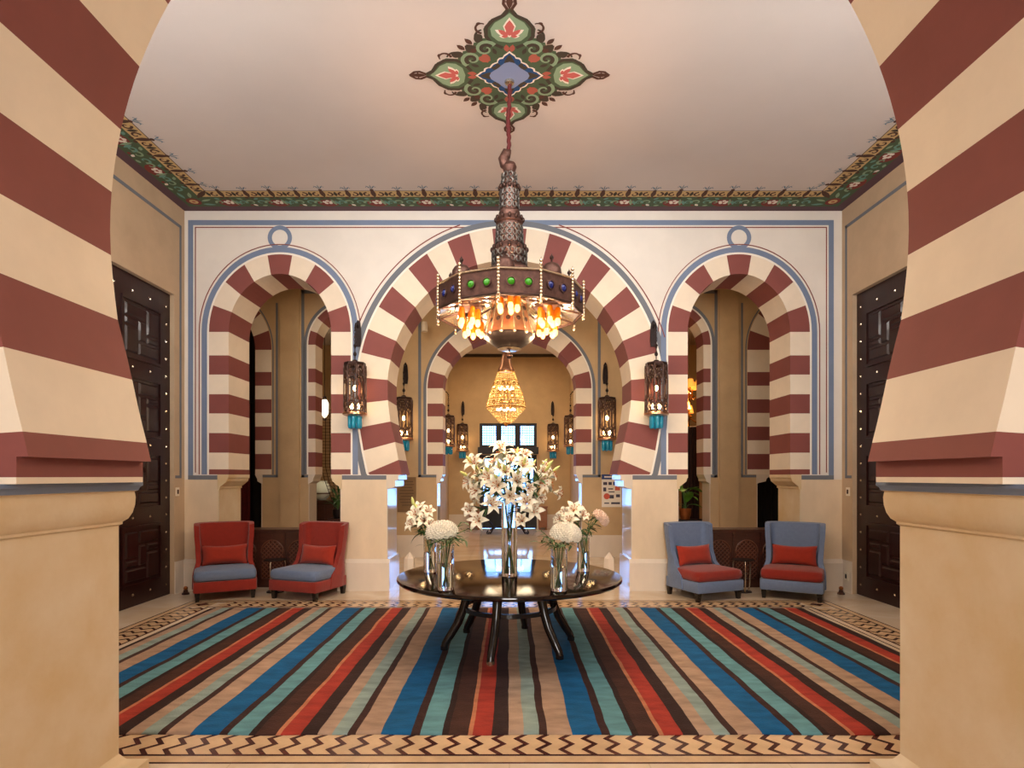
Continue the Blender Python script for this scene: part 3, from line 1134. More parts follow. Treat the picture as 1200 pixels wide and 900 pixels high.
for (a, b, c, d) in ((-IX - BW - .085, IX + BW + .085, IY0 - BW - .085, IY0 - BW - .012), (-IX - BW - .085, IX + BW + .085, IY1 + BW + .012, IY1 + BW + .085),
                     (-IX - BW - .085, -IX - BW - .012, IY0 - BW, IY1 + BW), (IX + BW + .012, IX + BW + .085, IY0 - BW, IY1 + BW)):
    MB().box(a, b, c, d, .0003, .0014).build('inlay_strip', 'mosaic_cream', fl)

# ================================================================ RUG
RX0, RX1, RY0, RY1 = -3.69, 3.64, 3.745, 7.345
nx, ny = 120, 60
V, Fc = [], []
for j in range(ny + 1):
    for i in range(nx + 1):
        u, v = i / nx, j / ny
        x, y = RX0 + (RX1 - RX0) * u, RY0 + (RY1 - RY0) * v
        if j in (0, ny):
            y += 0.006 * math.sin(x * 5.1) + 0.003 * math.sin(x * 13)
        if i in (0, nx):
            x += 0.006 * math.sin(y * 4.3)
        h = 0.017 + 0.0014 * math.sin(x * 9 + y * 2.1) * math.sin(y * 7.3 + x)
        if i in (0, nx) or j in (0, ny):
            h = 0.010
        V.append((x, y - 5.545, h))
for j in range(ny):
    for i in range(nx):
        a = j * (nx + 1) + i
        Fc.append((a, a + 1, a + nx + 2, a + nx + 1))
edge = [i for i in range(nx + 1)] + [j * (nx + 1) + nx for j in range(1, ny + 1)] + [ny * (nx + 1) + i for i in range(nx - 1, -1, -1)] + [j * (nx + 1) for j in range(ny - 1, 0, -1)]
b0 = len(V)
V += [(V[i][0], V[i][1], 0.0032) for i in edge]
ne = len(edge)
for q in range(ne):
    Fc.append((edge[q], b0 + q, b0 + (q + 1) % ne, edge[(q + 1) % ne]))
rug = MB().add(V, Fc).build('rug', 'rug', None, (0, 5.545, 0), smooth=180)
tag(rug, 'large hand-woven rug with blue, teal, brown, red and cream stripes under the round table', 'rug')

# ================================================================ CEILING STENCILS (flat paint, laid just under the plaster)
class Paint:
    """flat shapes in (u,v), z is the paint layer"""

    def __init__(self):
        self.mb = MB()
        self.mats = []
        self.cnt = 0

    def zl(self, layer):
        self.cnt += 1
        return -0.0012 * (layer + 1) - 3e-6 * self.cnt

    def mi(self, m):
        if m not in self.mats:
            self.mats.append(m)
        return self.mats.index(m)

    def poly(self, pts, m, layer):
        tri = tessellate_polygon([[Vector((p[0], p[1], 0)) for p in pts]])
        z = self.zl(layer)
        fc = []
        for t in tri:
            a, b, c = (pts[i] for i in t)
            ar = (b[0] - a[0]) * (c[1] - a[1]) - (b[1] - a[1]) * (c[0] - a[0])
            fc.append(tuple(t) if ar < 0 else tuple(reversed(t)))     # faces look down
        self.mb.add([(p[0], p[1], z) for p in pts], fc, self.mi(m))

    def disc(self, c, r, m, layer, n=14, sx=1, sy=1, rot=0):
        pts = []
        for i in range(n):
            a = 2 * PI * i / n
            x, y = r * sx * math.cos(a), r * sy * math.sin(a)
            pts.append((c[0] + x * math.cos(rot) - y * math.sin(rot), c[1] + x * math.sin(rot) + y * math.cos(rot)))
        self.poly(pts, m, layer)

    def stroke(self, pts, w, m, layer):
        n = len(pts)
        L, Rr = [], []
        for i in range(n):
            a, b = pts[max(i - 1, 0)], pts[min(i + 1, n - 1)]
            tx, ty = b[0] - a[0], b[1] - a[1]
            l_ = math.hypot(tx, ty) or 1
            ww = w[i] if isinstance(w, list) else w
            L.append((pts[i][0] - ty / l_ * ww / 2, pts[i][1] + tx / l_ * ww / 2))
            Rr.append((pts[i][0] + ty / l_ * ww / 2, pts[i][1] - tx / l_ * ww / 2))
        z = self.zl(layer)
        fc = []
        for i in range(n - 1):
            q = (i, i + 1, n + i + 1, n + i)
            P4 = (L + Rr)
            a, b, c = P4[q[0]], P4[q[1]], P4[q[2]]
            ar = (b[0] - a[0]) * (c[1] - a[1]) - (b[1] - a[1]) * (c[0] - a[0])
            fc.append(q if ar < 0 else tuple(reversed(q)))
        self.mb.add([(p[0], p[1], z) for p in L + Rr], fc, self.mi(m))

    def leaf(self, p0, p1, w, m, layer):
        dx, dy = p1[0] - p0[0], p1[1] - p0[1]
        pts = []
        for t, k_ in ((0, 0), (.25, .8), (.5, 1), (.75, .7), (1, 0), (.75, -.7), (.5, -1), (.25, -.8)):
            L_ = math.hypot(dx, dy) or 1
            pts.append((p0[0] + dx * t - dy / L_ * w / 2 * k_, p0[1] + dy * t + dx / L_ * w / 2 * k_))
        self.poly(pts, m, layer)

    def spiral(self, c, r0, r1, a0, a1, w, m, layer, n=18):
        pts, ws = [], []
        for i in range(n + 1):
            t = i / n
            a = R(a0 + (a1 - a0) * t)
            r_ = r0 + (r1 - r0) * t
            pts.append((c[0] + r_ * math.cos(a), c[1] + r_ * math.sin(a)))
            ws.append(w * (1 - 0.6 * t))
        self.stroke(pts, ws, m, layer)


def rotp(p, k_, mir=1):
    x, y = p[0], p[1] * mir
    for _ in range(k_):
        x, y = -y, x
    return (x, y)


class Sym(Paint):
    """repeats every shape in four quarter turns and their mirror images"""

    def each(self, fn):
        for k_ in range(4):
            for mir in (1, -1):
                fn(lambda p, k_=k_, mir=mir: rotp(p, k_, mir))

    def spoly(self, pts, m, layer):
        self.each(lambda f: self.poly([f(p) for p in pts], m, layer))

    def saxis(self, half, m, layer):
        """half outline of a shape symmetric about the +u axis"""
        pts = half + [(x, -y) for x, y in reversed(half) if abs(y) > 1e-6]
        for k_ in range(4):
            self.poly([rotp(p, k_) for p in pts], m, layer)

    def sstroke(self, pts, w, m, layer):
        self.each(lambda f: self.stroke([f(p) for p in pts], w, m, layer))

    def sleaf(self, a, b, w, m, layer):
        self.each(lambda f: self.leaf(f(a), f(b), w, m, layer))

    def sspiral(self, c, r0, r1, a0, a1, w, m, layer, n=16):
        pts, ws = [], []
        for i in range(n + 1):
            t = i / n
            a = R(a0 + (a1 - a0) * t)
            r_ = r0 + (r1 - r0) * t
            pts.append((c[0] + r_ * math.cos(a), c[1] + r_ * math.sin(a)))
            ws.append(w * (1 - 0.5 * t))
        self.sstroke(pts, ws, m, layer)


md = Sym()
# dark ground : ogee lobes on the axes and the diamond between them
md.saxis([(0.0, 0.0), (0.06, .34), (.22, .40), (.33, .375), (.40, .30), (.46, .215), (.58, .225), (.67, .17), (.72, .08), (.785, .035), (.80, 0)], 'st_dgreen', 0)
md.spoly([(0.1, 0.1), (.40, .08), (.47, .20), (.475, .25), (.43, .27), (.42, .315), (.385, .325), (.36, .36)], 'st_dgreen', 0)
md.sleaf((.30, .30), (.40, .38), .09, 'st_brown', 1)
md.sleaf((.42, .24), (.50, .31), .08, 'st_dark', 1)
md.sspiral((.50, .215), .085, .075, 120, 20, .03, 'st_dark', 1)
# axis lobe outline and green fill
lobe = [(.42, 0), (.44, .10), (.50, .155), (.58, .165), (.65, .125), (.70, .055), (.755, 0)]
md.saxis(lobe, 'st_green', 1)
md.sstroke([(.36, .06), (.42, .16), (.50, .205), (.60, .20), (.68, .14), (.73, .05), (.79, .015)], .034, 'st_dark', 2)
md.sstroke([(.79, .016), (.85, .05), (.90, .045), (.95, .0)], .026, 'st_brown', 2)
md.sspiral((.855, .030), .030, .008, 190, -120, .016, 'st_brown', 2)
md.sleaf((.79, 0), (.965, 0), .05, 'st_brown', 1)
# fleur in white and pink
for sc, m, ly in ((1.0, 'st_white', 3), (0.78, 'st_pink', 4)):
    c = .585
    md.saxis([(c - .10 * sc, 0), (c - .075 * sc, .035 * sc), (c - .02 * sc, .04 * sc), (c + .03 * sc, .055 * sc), (c + .08 * sc, .03 * sc), (c + .125 * sc, 0)], m, ly)
    md.sleaf((c - .08, .012), (c - .01 * sc, .125 * sc), .060 * sc, m, ly)
    md.sleaf((c - .085, .012), (c - .085, .09 * sc), .045 * sc, m, ly)
# big scrolls either side of the diagonals
md.sspiral((.345, .215), .095, .02, -60, 330, .045, 'st_green', 2)
md.sspiral((.345, .215), .060, .012, -60, 300, .040, 'st_dark', 3)
md.sleaf((.40, .33), (.47, .395), .05, 'st_brown', 1)
md.sleaf((.36, .30), (.385, .40), .05, 'st_dark', 2)
md.sleaf((.46, .24), (.53, .29), .06, 'st_dark', 2)
md.sspiral((.595, .235), .062, .046, 175, -25, .026, 'st_brown', 2)
md.sspiral((.63, .265), .020, .008, -60, 160, .022, 'st_brown', 2)
md.sleaf((.28, .12), (.36, .15), .04, 'st_dark', 3)
# rose wedges round the centre
md.sleaf((.17, .20), (.295, .235), .085, 'st_rose', 1)
md.sleaf((.31, .02), (.40, .03), .05, 'st_rose', 2)
# centre quatrefoil
quat = [(.325, 0), (.30, .022), (.275, .05), (.245, .062), (.238, .095), (.215, .112), (.185, .115), (.172, .142), (.16, .16)]
full = []
for k_ in range(4):
    full += [rotp(p, k_) for p in quat]
    full += [rotp((p[1], p[0]), k_) for p in reversed(quat[1:])]
md.poly(full, 'st_white', 4)
md.poly([(x * .93, y * .93) for x, y in full], 'st_blue', 5)
md.saxis([(.12, 0), (.15, .05), (.20, .045), (.27, .012), (.275, 0)], 'st_dark', 6)
md.sleaf((.10, .10), (.175, .115), .05, 'st_dark', 6)
md.poly([(.17 * math.cos(a * PI / 12) * (1 + .12 * math.cos(a * PI / 3)), .17 * math.sin(a * PI / 12) * (1 + .12 * math.cos(a * PI / 3))) for a in range(24)], 'st_lblue', 7)
md.mb.build('painted_medallion', md.mats, ce, (0.0, 5.62, ZC), normals=False)


def border_unit(L):
    p = Paint()
    v0 = 0.14

    def ln(a, b):
        return [(a, v0), (b, v0)]
    p.poly([(0, 0), (L, 0), (L, .14), (0, .14)], 'purple_paint', 0)
    p.poly([(0, .14), (L, .14), (L, .43), (0, .43)], 'st_dgreen', 0)
    p.poly([(0, .43), (L, .43), (L, .60), (0, .60)], 'st_tan', 0)
    p.poly([(0, .595), (L, .595), (L, .605), (0, .605)], 'st_dark', 1)
    # red ground with white flower
    p.disc((L * .75, .25), .13, 'st_red', 1, sx=1.15, sy=.8)
    for a in range(5):
        an = a * 2 * PI / 5 + .3
        p.disc((L * .75 + .05 * math.cos(an), .275 + .035 * math.sin(an)), .027, 'st_white', 2, n=8)
    p.disc((L * .75, .275), .018, 'st_rose', 3, n=8)
    # green scrolls and leaves
    for c, r_, a0, a1, m in ((.10, .07, 200, -120, 'st_teal'), (.30, .075, -20, 300, 'st_green'), (.47, .06, 200, -150, 'st_teal'), (.93, .06, -20, 280, 'st_green')):
        p.spiral((L * c, .27), r_, .015, a0, a1, .034, m, 2, n=14)
    for (a, b, c, d, m) in ((.02, .19, .14, .17, 'st_green'), (.20, .36, .10, .40, 'st_teal'), (.38, .20, .30, .17, 'st_red'), (.42, .36, .54, .40, 'st_green'), (.52, .20, .60, .33, 'st_teal'),
                            (.88, .36, .98, .40, 'st_teal'), (.22, .17, .30, .22, 'st_white'), (.60, .19, .66, .37, 'st_green')):
        p.leaf((L * a, b), (L * c, d), .045, m, 3)
    # brown scrolls on the tan strip
    for c, h in ((.25, .0), (.75, .03)):
        for s in (-1, 1):
            p.spiral((L * c + s * .085, .50), .058, .012, 90 if s < 0 else 90, (90 + 330) if s < 0 else (90 - 330), .032, 'st_brown', 2, n=14)
            p.leaf((L * c + s * .01, .43), (L * c + s * .07, .40), .05, 'st_brown', 3)
        p.leaf((L * c, .42), (L * c, .62 + h), .07, 'st_brown', 2)
        p.disc((L * c, .60 + h), .028, 'st_brown', 3, n=8)
        for s in (-1, 1):
            p.spiral((L * c + s * .035, .665 + h), .03, .012, 90 - s * 90, 90 + s * 120, .012, 'st_sprig', 1, n=8)
            p.leaf((L * c, .62 + h), (L * c + s * .06, .715 + h), .014, 'st_sprig', 1)
        p.leaf((L * c, .62 + h), (L * c, .74 + h), .014, 'st_sprig', 1)
        p.leaf((L * (c + .21), .52), (L * (c + .29), .52), .05, 'st_brown', 2)
    for c in (0, .5, 1):
        p.leaf((L * c, .45), (L * c, .58), .05, 'st_dark', 2)
    return p


def lay_border(n, L, x0, y0, ang):
    p = border_unit(L)
    me = p.mb.mesh('painted_vine_border', p.mats, normals=False)
    for i in range(n):
        put('painted_vine_border', me, ce, (x0 + math.cos(ang) * L * i, y0 + math.sin(ang) * L * i, ZC), (0, 0, ang))


# shapes mirror when v points towards the camera, so each run is turned to face into the room
CB = .605
nb1 = 12
L1 = (XR - XL - 2 * CB) / nb1
lay_border(nb1, L1, XR - CB, D0, PI)
nb2 = 7
LL = (D0 - N1 - CB - .02) / nb2
lay_border(nb2, LL, XL, D0 - CB, -PI / 2)
lay_border(nb2, LL, XR, D0 - CB - LL * nb2, PI / 2)
cn = Paint()
for m, a, b in (('purple_paint', 0, .14), ('st_dgreen', .14, .43), ('st_tan', .43, .60)):
    cn.poly([(a, a), (CB, a), (CB, b), (b, b), (b, CB), (a, CB)], m, 0)
cn.disc((.29, .29), .10, 'st_red', 1)
cn.disc((.29, .29), .06, 'st_tan', 2, n=9)
cn.disc((.29, .29), .025, 'st_rose', 3, n=8)
for q in (0, 1):
    f = (lambda p: p) if q == 0 else (lambda p: (p[1], p[0]))
    cn.leaf(f((.38, .22)), f((.56, .20)), .05, 'st_teal', 2)
    cn.leaf(f((.40, .30)), f((.56, .36)), .05, 'st_green', 2)
    cn.leaf(f((.46, .47)), f((.58, .55)), .05, 'st_brown', 2)
cn.leaf((.40, .40), (.62, .62), .08, 'st_brown', 3)
cme = cn.mb.mesh('painted_corner', cn.mats, normals=False)
put('painted_corner', cme, ce, (XL, D0, ZC), (0, 0, -PI / 2))
put('painted_corner', cme, ce, (XR, D0, ZC), (0, 0, PI))

# ================================================================ FURNITURE
def grid_solid(front, back, nu, nv, mi=0):
    """front/back: functions (i,j)->point; closes the rim"""
    mb = MB()
    V = [front(i, j) for j in range(nv + 1) for i in range(nu + 1)] + [back(i, j) for j in range(nv + 1) for i in range(nu + 1)]
    o = (nu + 1) * (nv + 1)
    Fc = []
    for j in range(nv):
        for i in range(nu):
            a = j * (nu + 1) + i
            Fc.append((a, a + 1, a + nu + 2, a + nu + 1))
            Fc.append((o + a, o + a + nu + 1, o + a + nu + 2, o + a + 1))
    rim = [i for i in range(nu + 1)] + [j * (nu + 1) + nu for j in range(1, nv + 1)] + [nv * (nu + 1) + i for i in range(nu - 1, -1, -1)] + [j * (nu + 1) for j in range(nv - 1, 0, -1)]
    for q in range(len(rim)):
        a, b = rim[q], rim[(q + 1) % len(rim)]
        Fc.append((a, a + o, b + o, b))
    return mb.add(V, Fc, mi)


def lerp_tab(tab, t):
    for (a, va), (b, vb) in zip(tab[:-1], tab[1:]):
        if t <= b:
            k_ = (t - a) / (b - a)
            k_ = k_ * k_ * (3 - 2 * k_)
            return va + (vb - va) * k_
    return tab[-1][1]


def chair_meshes():
    nu, nv = 24, 18
    wid = [(0, .338), (.2, .334), (.42, .295), (.65, .305), (.85, .318), (1.0, .322)]
    wing = [(0, .34), (.2, .33), (.40, .17), (.6, .12), (1.0, .12)]

    def fr(i, j, th):
        u = -1 + 2 * i / nu
        v = j / nv
        top = .985 - .035 * abs(u) ** 4
        z = .13 + (top - .13) * v
        yb = .255 + .10 * v
        w = lerp_tab(wid, v)
        s = abs(u)
        k_ = max(0.0, (s - .60) / .40)
        y = yb - lerp_tab(wing, v) * (k_ ** 1.15 if k_ > 0 else 0)
        x = math.copysign(w * (.93 * s / .60 if s < .60 else .93 + .07 * min(1.0, k_ * 2.5)), u)
        nk = min(1.0, max(0.0, (s - .52) / .22))
        nxn = math.copysign(nk, u)
        nyn = 1 - .96 * nk
        L_ = math.hypot(nxn, nyn)
        return (x + nxn / L_ * th, y + nyn / L_ * th, z + (0.012 if th > 0 and j == nv else 0))
    back = grid_solid(lambda i, j: fr(i, j, 0.0), lambda i, j: fr(i, j, .065), nu, nv).mesh('backrest', 'red_cloth', smooth=50)
    n = 14

    def cushion(w, d, h, cr, e, flat=False):
        """soft block: w,d half sizes"""
        mb = MB()
        prof = [(0.0, .93), (.15, .985), (.5, 1.0), (.8, .985), (.95, .955), (1.0, .90)]
        if flat:
            prof = [(0.0, .985), (.08, 1.0), (.5, 1.0), (.95, 1.0), (1.0, .985)]
        pts2 = []
        for q in range(48):
            a = 2 * PI * q / 48
            c_, s_ = math.cos(a), math.sin(a)
            m_ = (abs(c_) ** e + abs(s_) ** e) ** (-1.0 / e)
            pts2.append((c_ * m_, s_ * m_))
        V, Fc = [], []
        for t, k_ in prof:
            for (a, b) in pts2:
                V.append((a * w * k_, b * d * k_, h * t))
        nr = len(prof)
        for k_ in (.7, .4):
            for (a, b) in pts2:
                V.append((a * w * k_, b * d * k_, h + cr * (1 - k_ * k_)))
        for r_ in range(nr + 1):
            for q in range(48):
                a, b = r_ * 48 + q, r_ * 48 + (q + 1) % 48
                Fc.append((a, b, b + 48, a + 48))
        ct = len(V)
        V.append((0, 0, h + cr))
        for q in range(48):
            Fc.append(((nr + 1) * 48 + q, (nr + 1) * 48 + (q + 1) % 48, ct))
        Fc.append(tuple(reversed(range(48))))
        return mb.add(V, Fc)
    seat = cushion(.383, .338, .135, .02, 14).mesh('seat_cushion', 'blue_cloth', smooth=60)
    skirt = cushion(.388, .342, .14, 0.0, 26, flat=True).mesh('seat_base', 'red_cloth', smooth=50)
    leg = MB()
    a, b = .022, .034
    leg.add([(-a, -a, 0), (a, -a, 0), (a, a, 0), (-a, a, 0), (-b, -b, .135), (b, -b, .135), (b, b, .135), (-b, b, .135)],
            [(0, 3, 2, 1), (4, 5, 6, 7), (0, 1, 5, 4), (1, 2, 6, 5), (2, 3, 7, 6), (3, 0, 4, 7)])
    leg = leg.mesh('leg', 'leg_wood')
    m = 16

    def pil(i, j, s):
        u, v = -1 + 2 * i / m, -1 + 2 * j / m
        t = .08 * (max(0, 1 - u ** 4) * max(0, 1 - v ** 4)) ** .6
        x = .29 * u * (1 - .05 * (1 - abs(v)) ** 0.8 * 0 - .06 * (1 - v * v))
        z = .145 * v * (1 - .16 * (1 - u * u))
        return (x, s * t, z)
    pillow = grid_solid(lambda i, j: pil(i, j, -1), lambda i, j: pil(i, j, 1), m, m).mesh('pillow', 'red_pillow', smooth=70)
    return back, seat, skirt, leg, pillow


CM = chair_meshes()


def recol(me, m):
    c = me.copy()
    c.materials.clear()
    c.materials.append(MT[m])
    return c


CMB = (recol(CM[0], 'blue_cloth'), recol(CM[1], 'red_cloth'), recol(CM[2], 'blue_cloth'), CM[3], CM[4])


def slipper_chair(meshes, x, y, rz, label, group, plabel):
    t = thing('slipper_chair', label, 'chair', (x, y, 0), rz, group)
    put('backrest', meshes[0], t)
    put('seat_base', meshes[2], t, (0, -.045, .12))
    put('seat_cushion', meshes[1], t, (0, -.047, .262))
    for lx in (-.335, .335):
        for ly in (-.325, .27):
            put('leg', meshes[3], t, (lx, ly, 0))
    # loose scatter cushion leaning on the backrest
    c = Vector((0, .155, .545))
    c.rotate(Matrix.Rotation(rz, 3, 'Z'))
    p = put('scatter_cushion', meshes[4], None, (x + c.x, y + c.y, c.z), (R(-14), 0, rz))
    tag(p, plabel, 'cushion', 'scatter cushions on the slipper chairs')
    return t


def chair_pos(fx0, fd0, fx1, fd1, rz):
    mx_, my = (fx0 + fx1) / 2, (fd0 + fd1) / 2
    return mx_ - math.sin(rz) * .325, my + math.cos(rz) * .325


for (fl0, fl1, rz, me, lab, pl) in (
        ((-4.057, 7.69), (-3.52, 8.03), R(27), CM, 'red slipper chair with blue-grey seat beside the tall studded door', 'orange-red cushion on the red chair beside the studded door'),
        ((-3.185, 7.97), (-2.543, 7.72), R(-20), CM, 'red slipper chair with blue-grey seat beside the pier of the main arch', 'orange-red cushion on the red chair beside the arch pier'),
        ((2.469, 7.70), (3.087, 7.95), R(22), CMB, 'blue-grey slipper chair with red seat beside the pier of the main arch', 'red cushion on the blue-grey chair beside the arch pier'),
        ((3.498, 8.02), (4.0, 7.65), R(-30), CMB, 'blue-grey slipper chair with red seat beside the tall studded door', 'red cushion on the blue-grey chair beside the studded door')):
    x, y = chair_pos(*fl0, *fl1, rz)
    slipper_chair(me, x, y, rz, lab, 'slipper chairs along the back wall', pl)

# small metal side tables between the chairs
for (x, lab) in ((-3.34, 'small metal side table between the two red chairs'), (3.33, 'small metal side table between the two blue-grey chairs')):
    t = thing('side_table', lab, 'side table', (x, 8.40, 0), 0, 'small side tables')
    MB().lathe([(0, .452), (.15, .452), (.155, .458), (.15, .464), (0, .464)], 28).build('tabletop', 'iron', t, smooth=40)
    MB().lathe([(0, 0), (.12, 0), (.12, .012), (0, .016)], 28).build('base', 'iron', t, smooth=40)
    for q in range(3):
        a = 2 * PI * q / 3 + .4
        c_, s_ = math.cos(a), math.sin(a)
        MB().tube([(c_ * .105, s_ * .105, .010), (c_ * .125, s_ * .125, .08), (c_ * .135, s_ * .135, .25), (c_ * .135, s_ * .135, .40), (c_ * .12, s_ * .12, .455)], .010, 8).build('leg', 'silver', t, smooth=60)

# carved low cabinets standing in the side arches
def carved_cabinet(cx, label):
    t = thing('carved_cabinet', label, 'cabinet', (cx, 8.72, 0), 0, 'carved cabinets in the side arches')
    w, d, h = .832, .36, .86
    MB().box(-w + .02, w - .02, .03, d, .06, h - .045).build('body', 'dark_wood', t)
    MB().box(-w, w, 0, d + .01, h - .045, h).build('top', 'dark_wood', t, bevel=.006)
    MB().box(-w + .01, w - .01, .01, d, 0, .06).build('plinth', 'dark_wood', t)
    n = 4
    pw = (2 * w - .04) / n
    for q in range(n):
        x0 = -w + .02 + q * pw
        x1 = x0 + pw
        f = MB()
        f.box(x0 + .003, x0 + .04, .008, .03, .06, h - .045).box(x1 - .04, x1 - .003, .008, .03, .06, h - .045)
        f.box(x0 + .04, x1 - .04, .008, .03, .06, .13)
        # spandrel with a pointed arch
        xc, hw2 = (x0 + x1) / 2, pw / 2 - .04
        zs, zt = .52, .70
        arc = [(xc - hw2 * math.cos(R(9 * k_)), zs + (zt - zs) * math.sin(R(9 * k_)) ** .9) for k_ in range(0, 21)]
        f.prism([(x0 + .04, zs)] + arc[1:-1] + [(x1 - .04, zs), (x1 - .04, h - .045), (x0 + .04, h - .045)], .008, .03, 'y')
        pn = f.build('panel_frame', 'dark_wood', t)
        MB().tube([(p_[0], .006, p_[1]) for p_ in arc], .009, 5).build('arch_moulding', 'carving', pn)
        la = MB()
        for k_ in range(-9, 10):
            for s in (1, -1):
                # diagonal lattice bars clipped to the arch box
                zc_ = .42 + k_ * .062
                a = Vector((xc - hw2, .018 + (.004 if s > 0 else 0), zc_ - s * hw2))
                b = Vector((xc + hw2, .018 + (.004 if s > 0 else 0), zc_ + s * hw2))
                t0, t1 = 0.0, 1.0
                ok = True
                pts = []
                for q2 in range(21):
                    p = a.lerp(b, q2 / 20)
                    xr = (p.x - xc) / hw2
                    zlim = zs + (zt - zs) * max(0, 1 - xr * xr) ** .5
                    if .13 <= p.z <= zlim:
                        pts.append(p)
                if len(pts) > 1:
                    la.tube([pts[0], pts[-1]], .0075, 4)
        la.build('lattice', 'carving', pn)
        MB().ball((xc, .004, h - .085), .012, 8, 5).build('knob', 'brass', t, smooth=180)
    return t


carved_cabinet(-SIDE_CX, 'dark carved wooden cabinet with lattice arches behind the red chairs')
carved_cabinet(SIDE_CX, 'dark carved wooden cabinet with lattice arches behind the blue-grey chairs')

# ---------------------------------------------------------------- round table
TY, TR, TZ = 5.70, 1.075, 0.70
tb = thing('round_table', 'large round dark polished wooden table with curved legs on the striped rug', 'table', (0, TY, .0195))
tz = TZ - .0195
MB().lathe([(0, tz - .05), (TR - .05, tz - .05), (TR - .015, tz - .043), (TR, tz - .028), (TR, tz - .016), (TR - .006, tz - .004), (TR - .02, tz), (0, tz)], 96).build('tabletop', 'table_wood', tb, smooth=35)
MB().lathe([(.36, tz - .13), (.46, tz - .13), (.46, tz - .05), (.36, tz - .05), (.36, tz - .13)], 48).build('apron', 'leg_wood', tb, smooth=35)
ring = MB()
ring.lathe([(.425, .355), (.455, .355), (.455, .395), (.425, .395), (.425, .355)], 64)
ring.build('stretcher_ring', 'leg_wood', tb, smooth=35)
for q in range(6):
    a = R(15 + 60 * q)
    c_, s_ = math.cos(a), math.sin(a)
    pr = [(.40, tz - .06), (.405, tz - .13), (.43, .45), (.455, .36), (.50, .25), (.57, .14), (.625, .06), (.635, .02)]
    rad = [.052, .050, .045, .043, .042, .040, .036, .034]
    lg = MB().tube([(r_ * c_, r_ * s_, z) for r_, z in pr], rad, 8)
    lo = lg.build('leg', 'leg_wood', tb, smooth=60)
    MB().lathe([(0, 0), (.036, 0), (.036, .035), (0, .035)], 12, (.634 * c_, .634 * s_, 0)).build('foot_cap', 'silver' if q == 4 else 'leg_wood', lo, smooth=60)

# switches, sockets, door stops
def wall_plate(x, y, z, s, label, cat):
    t = thing(cat.replace(' ', '_'), label, cat, (x, y, z), 0)
    xa, xb = sorted((0, s * .01))
    MB().box(xa, xb, -.045, .045, -.06, .06).build('plate', 'switch', t, bevel=.003)
    xa, xb = sorted((s * .01, s * .016))
    MB().box(xa, xb, -.016, .016, -.03, .03).build('rocker', 'black' if cat == 'wall socket' else 'brass', t)


wall_plate(XL, 8.31, 1.43, 1, 'small light switch on the side wall between the studded door and the red chairs', 'light switch')
wall_plate(XR, 8.34, 1.43, -1, 'small light switch on the side wall between the studded door and the blue-grey chairs', 'light switch')
wall_plate(XR - .012, 8.36, .23, -1, 'small wall socket low on the wall beside the blue-grey chair', 'wall socket')
for x, lab in ((-4.52, 'small bronze door stop on the floor beside the red chair'), (4.63, 'small bronze door stop on the floor beside the blue-grey chair')):
    t = thing('door_stop', lab, 'door stop', (x, 8.22, 0))
    MB().lathe([(0, 0), (.05, 0), (.05, .02), (.03, .035), (.028, .06), (0, .065)], 16).build('base', 'brass', t, smooth=40)
    MB().ball((0, 0, .085), .03, 12, 8).build('rubber_ball', 'pot', t, smooth=180)

# faceted bollards at the foot of the main arch
for s, lab in ((-1, 'faceted pale marble bollard at the main arch jamb on the red chairs side'), (1, 'faceted pale marble bollard at the main arch jamb on the blue-grey chairs side')):
    t = thing('bollard', lab, 'bollard', (s * 1.52, 8.98, 0), 0, 'bollards at the main arch')
    MB().lathe([(0, 0), (.095, 0), (.085, .40), (0, .50)], 6, a0=.3).build('post', 'marble', t)
    MB().lathe([(0, 0), (.12, 0), (.12, .03), (0, .03)], 6, a0=.3).build('foot', 'marble', t)

# ================================================================ CHANDELIER
CY = 5.70
WARM = (1.0, 0.70, 0.40)
ch = thing('chandelier', 'large antique brass chandelier with green and blue glass studs and amber lamps', 'chandelier', (0, CY, 2.80))


def CZ(y):
    return EYE + (HY - y) * CY / F - 2.80


ztop = ZC - 2.80
# red cord, lightly twisted
pts = []
for i in range(40):
    t = i / 39
    z = ztop - .02 - (ztop - .02 - CZ(181)) * t
    pts.append((.004 * math.sin(t * 60) - .012 * t + .006 * math.sin(t * 9), .004 * math.cos(t * 60), z))
MB().tube(pts, .021, 8).build('cord', 'cord_red', ch, smooth=80)
MB().lathe([(0, ztop), (.05, ztop), (.045, ztop - .03), (.02, ztop - .05), (0, ztop - .05)], 20).build('ceiling_rose', 'stud', ch, smooth=40)
MB().tube([(.01, 0, CZ(181)), (-.035, 0, CZ(180)), (-.055, 0, CZ(186)), (-.045, 0, CZ(193)), (-.01, 0, CZ(196)), (.0, 0, CZ(202))], [.04, .05, .055, .05, .048, .05], 10).build('hook', 'brass', ch, smooth=80)
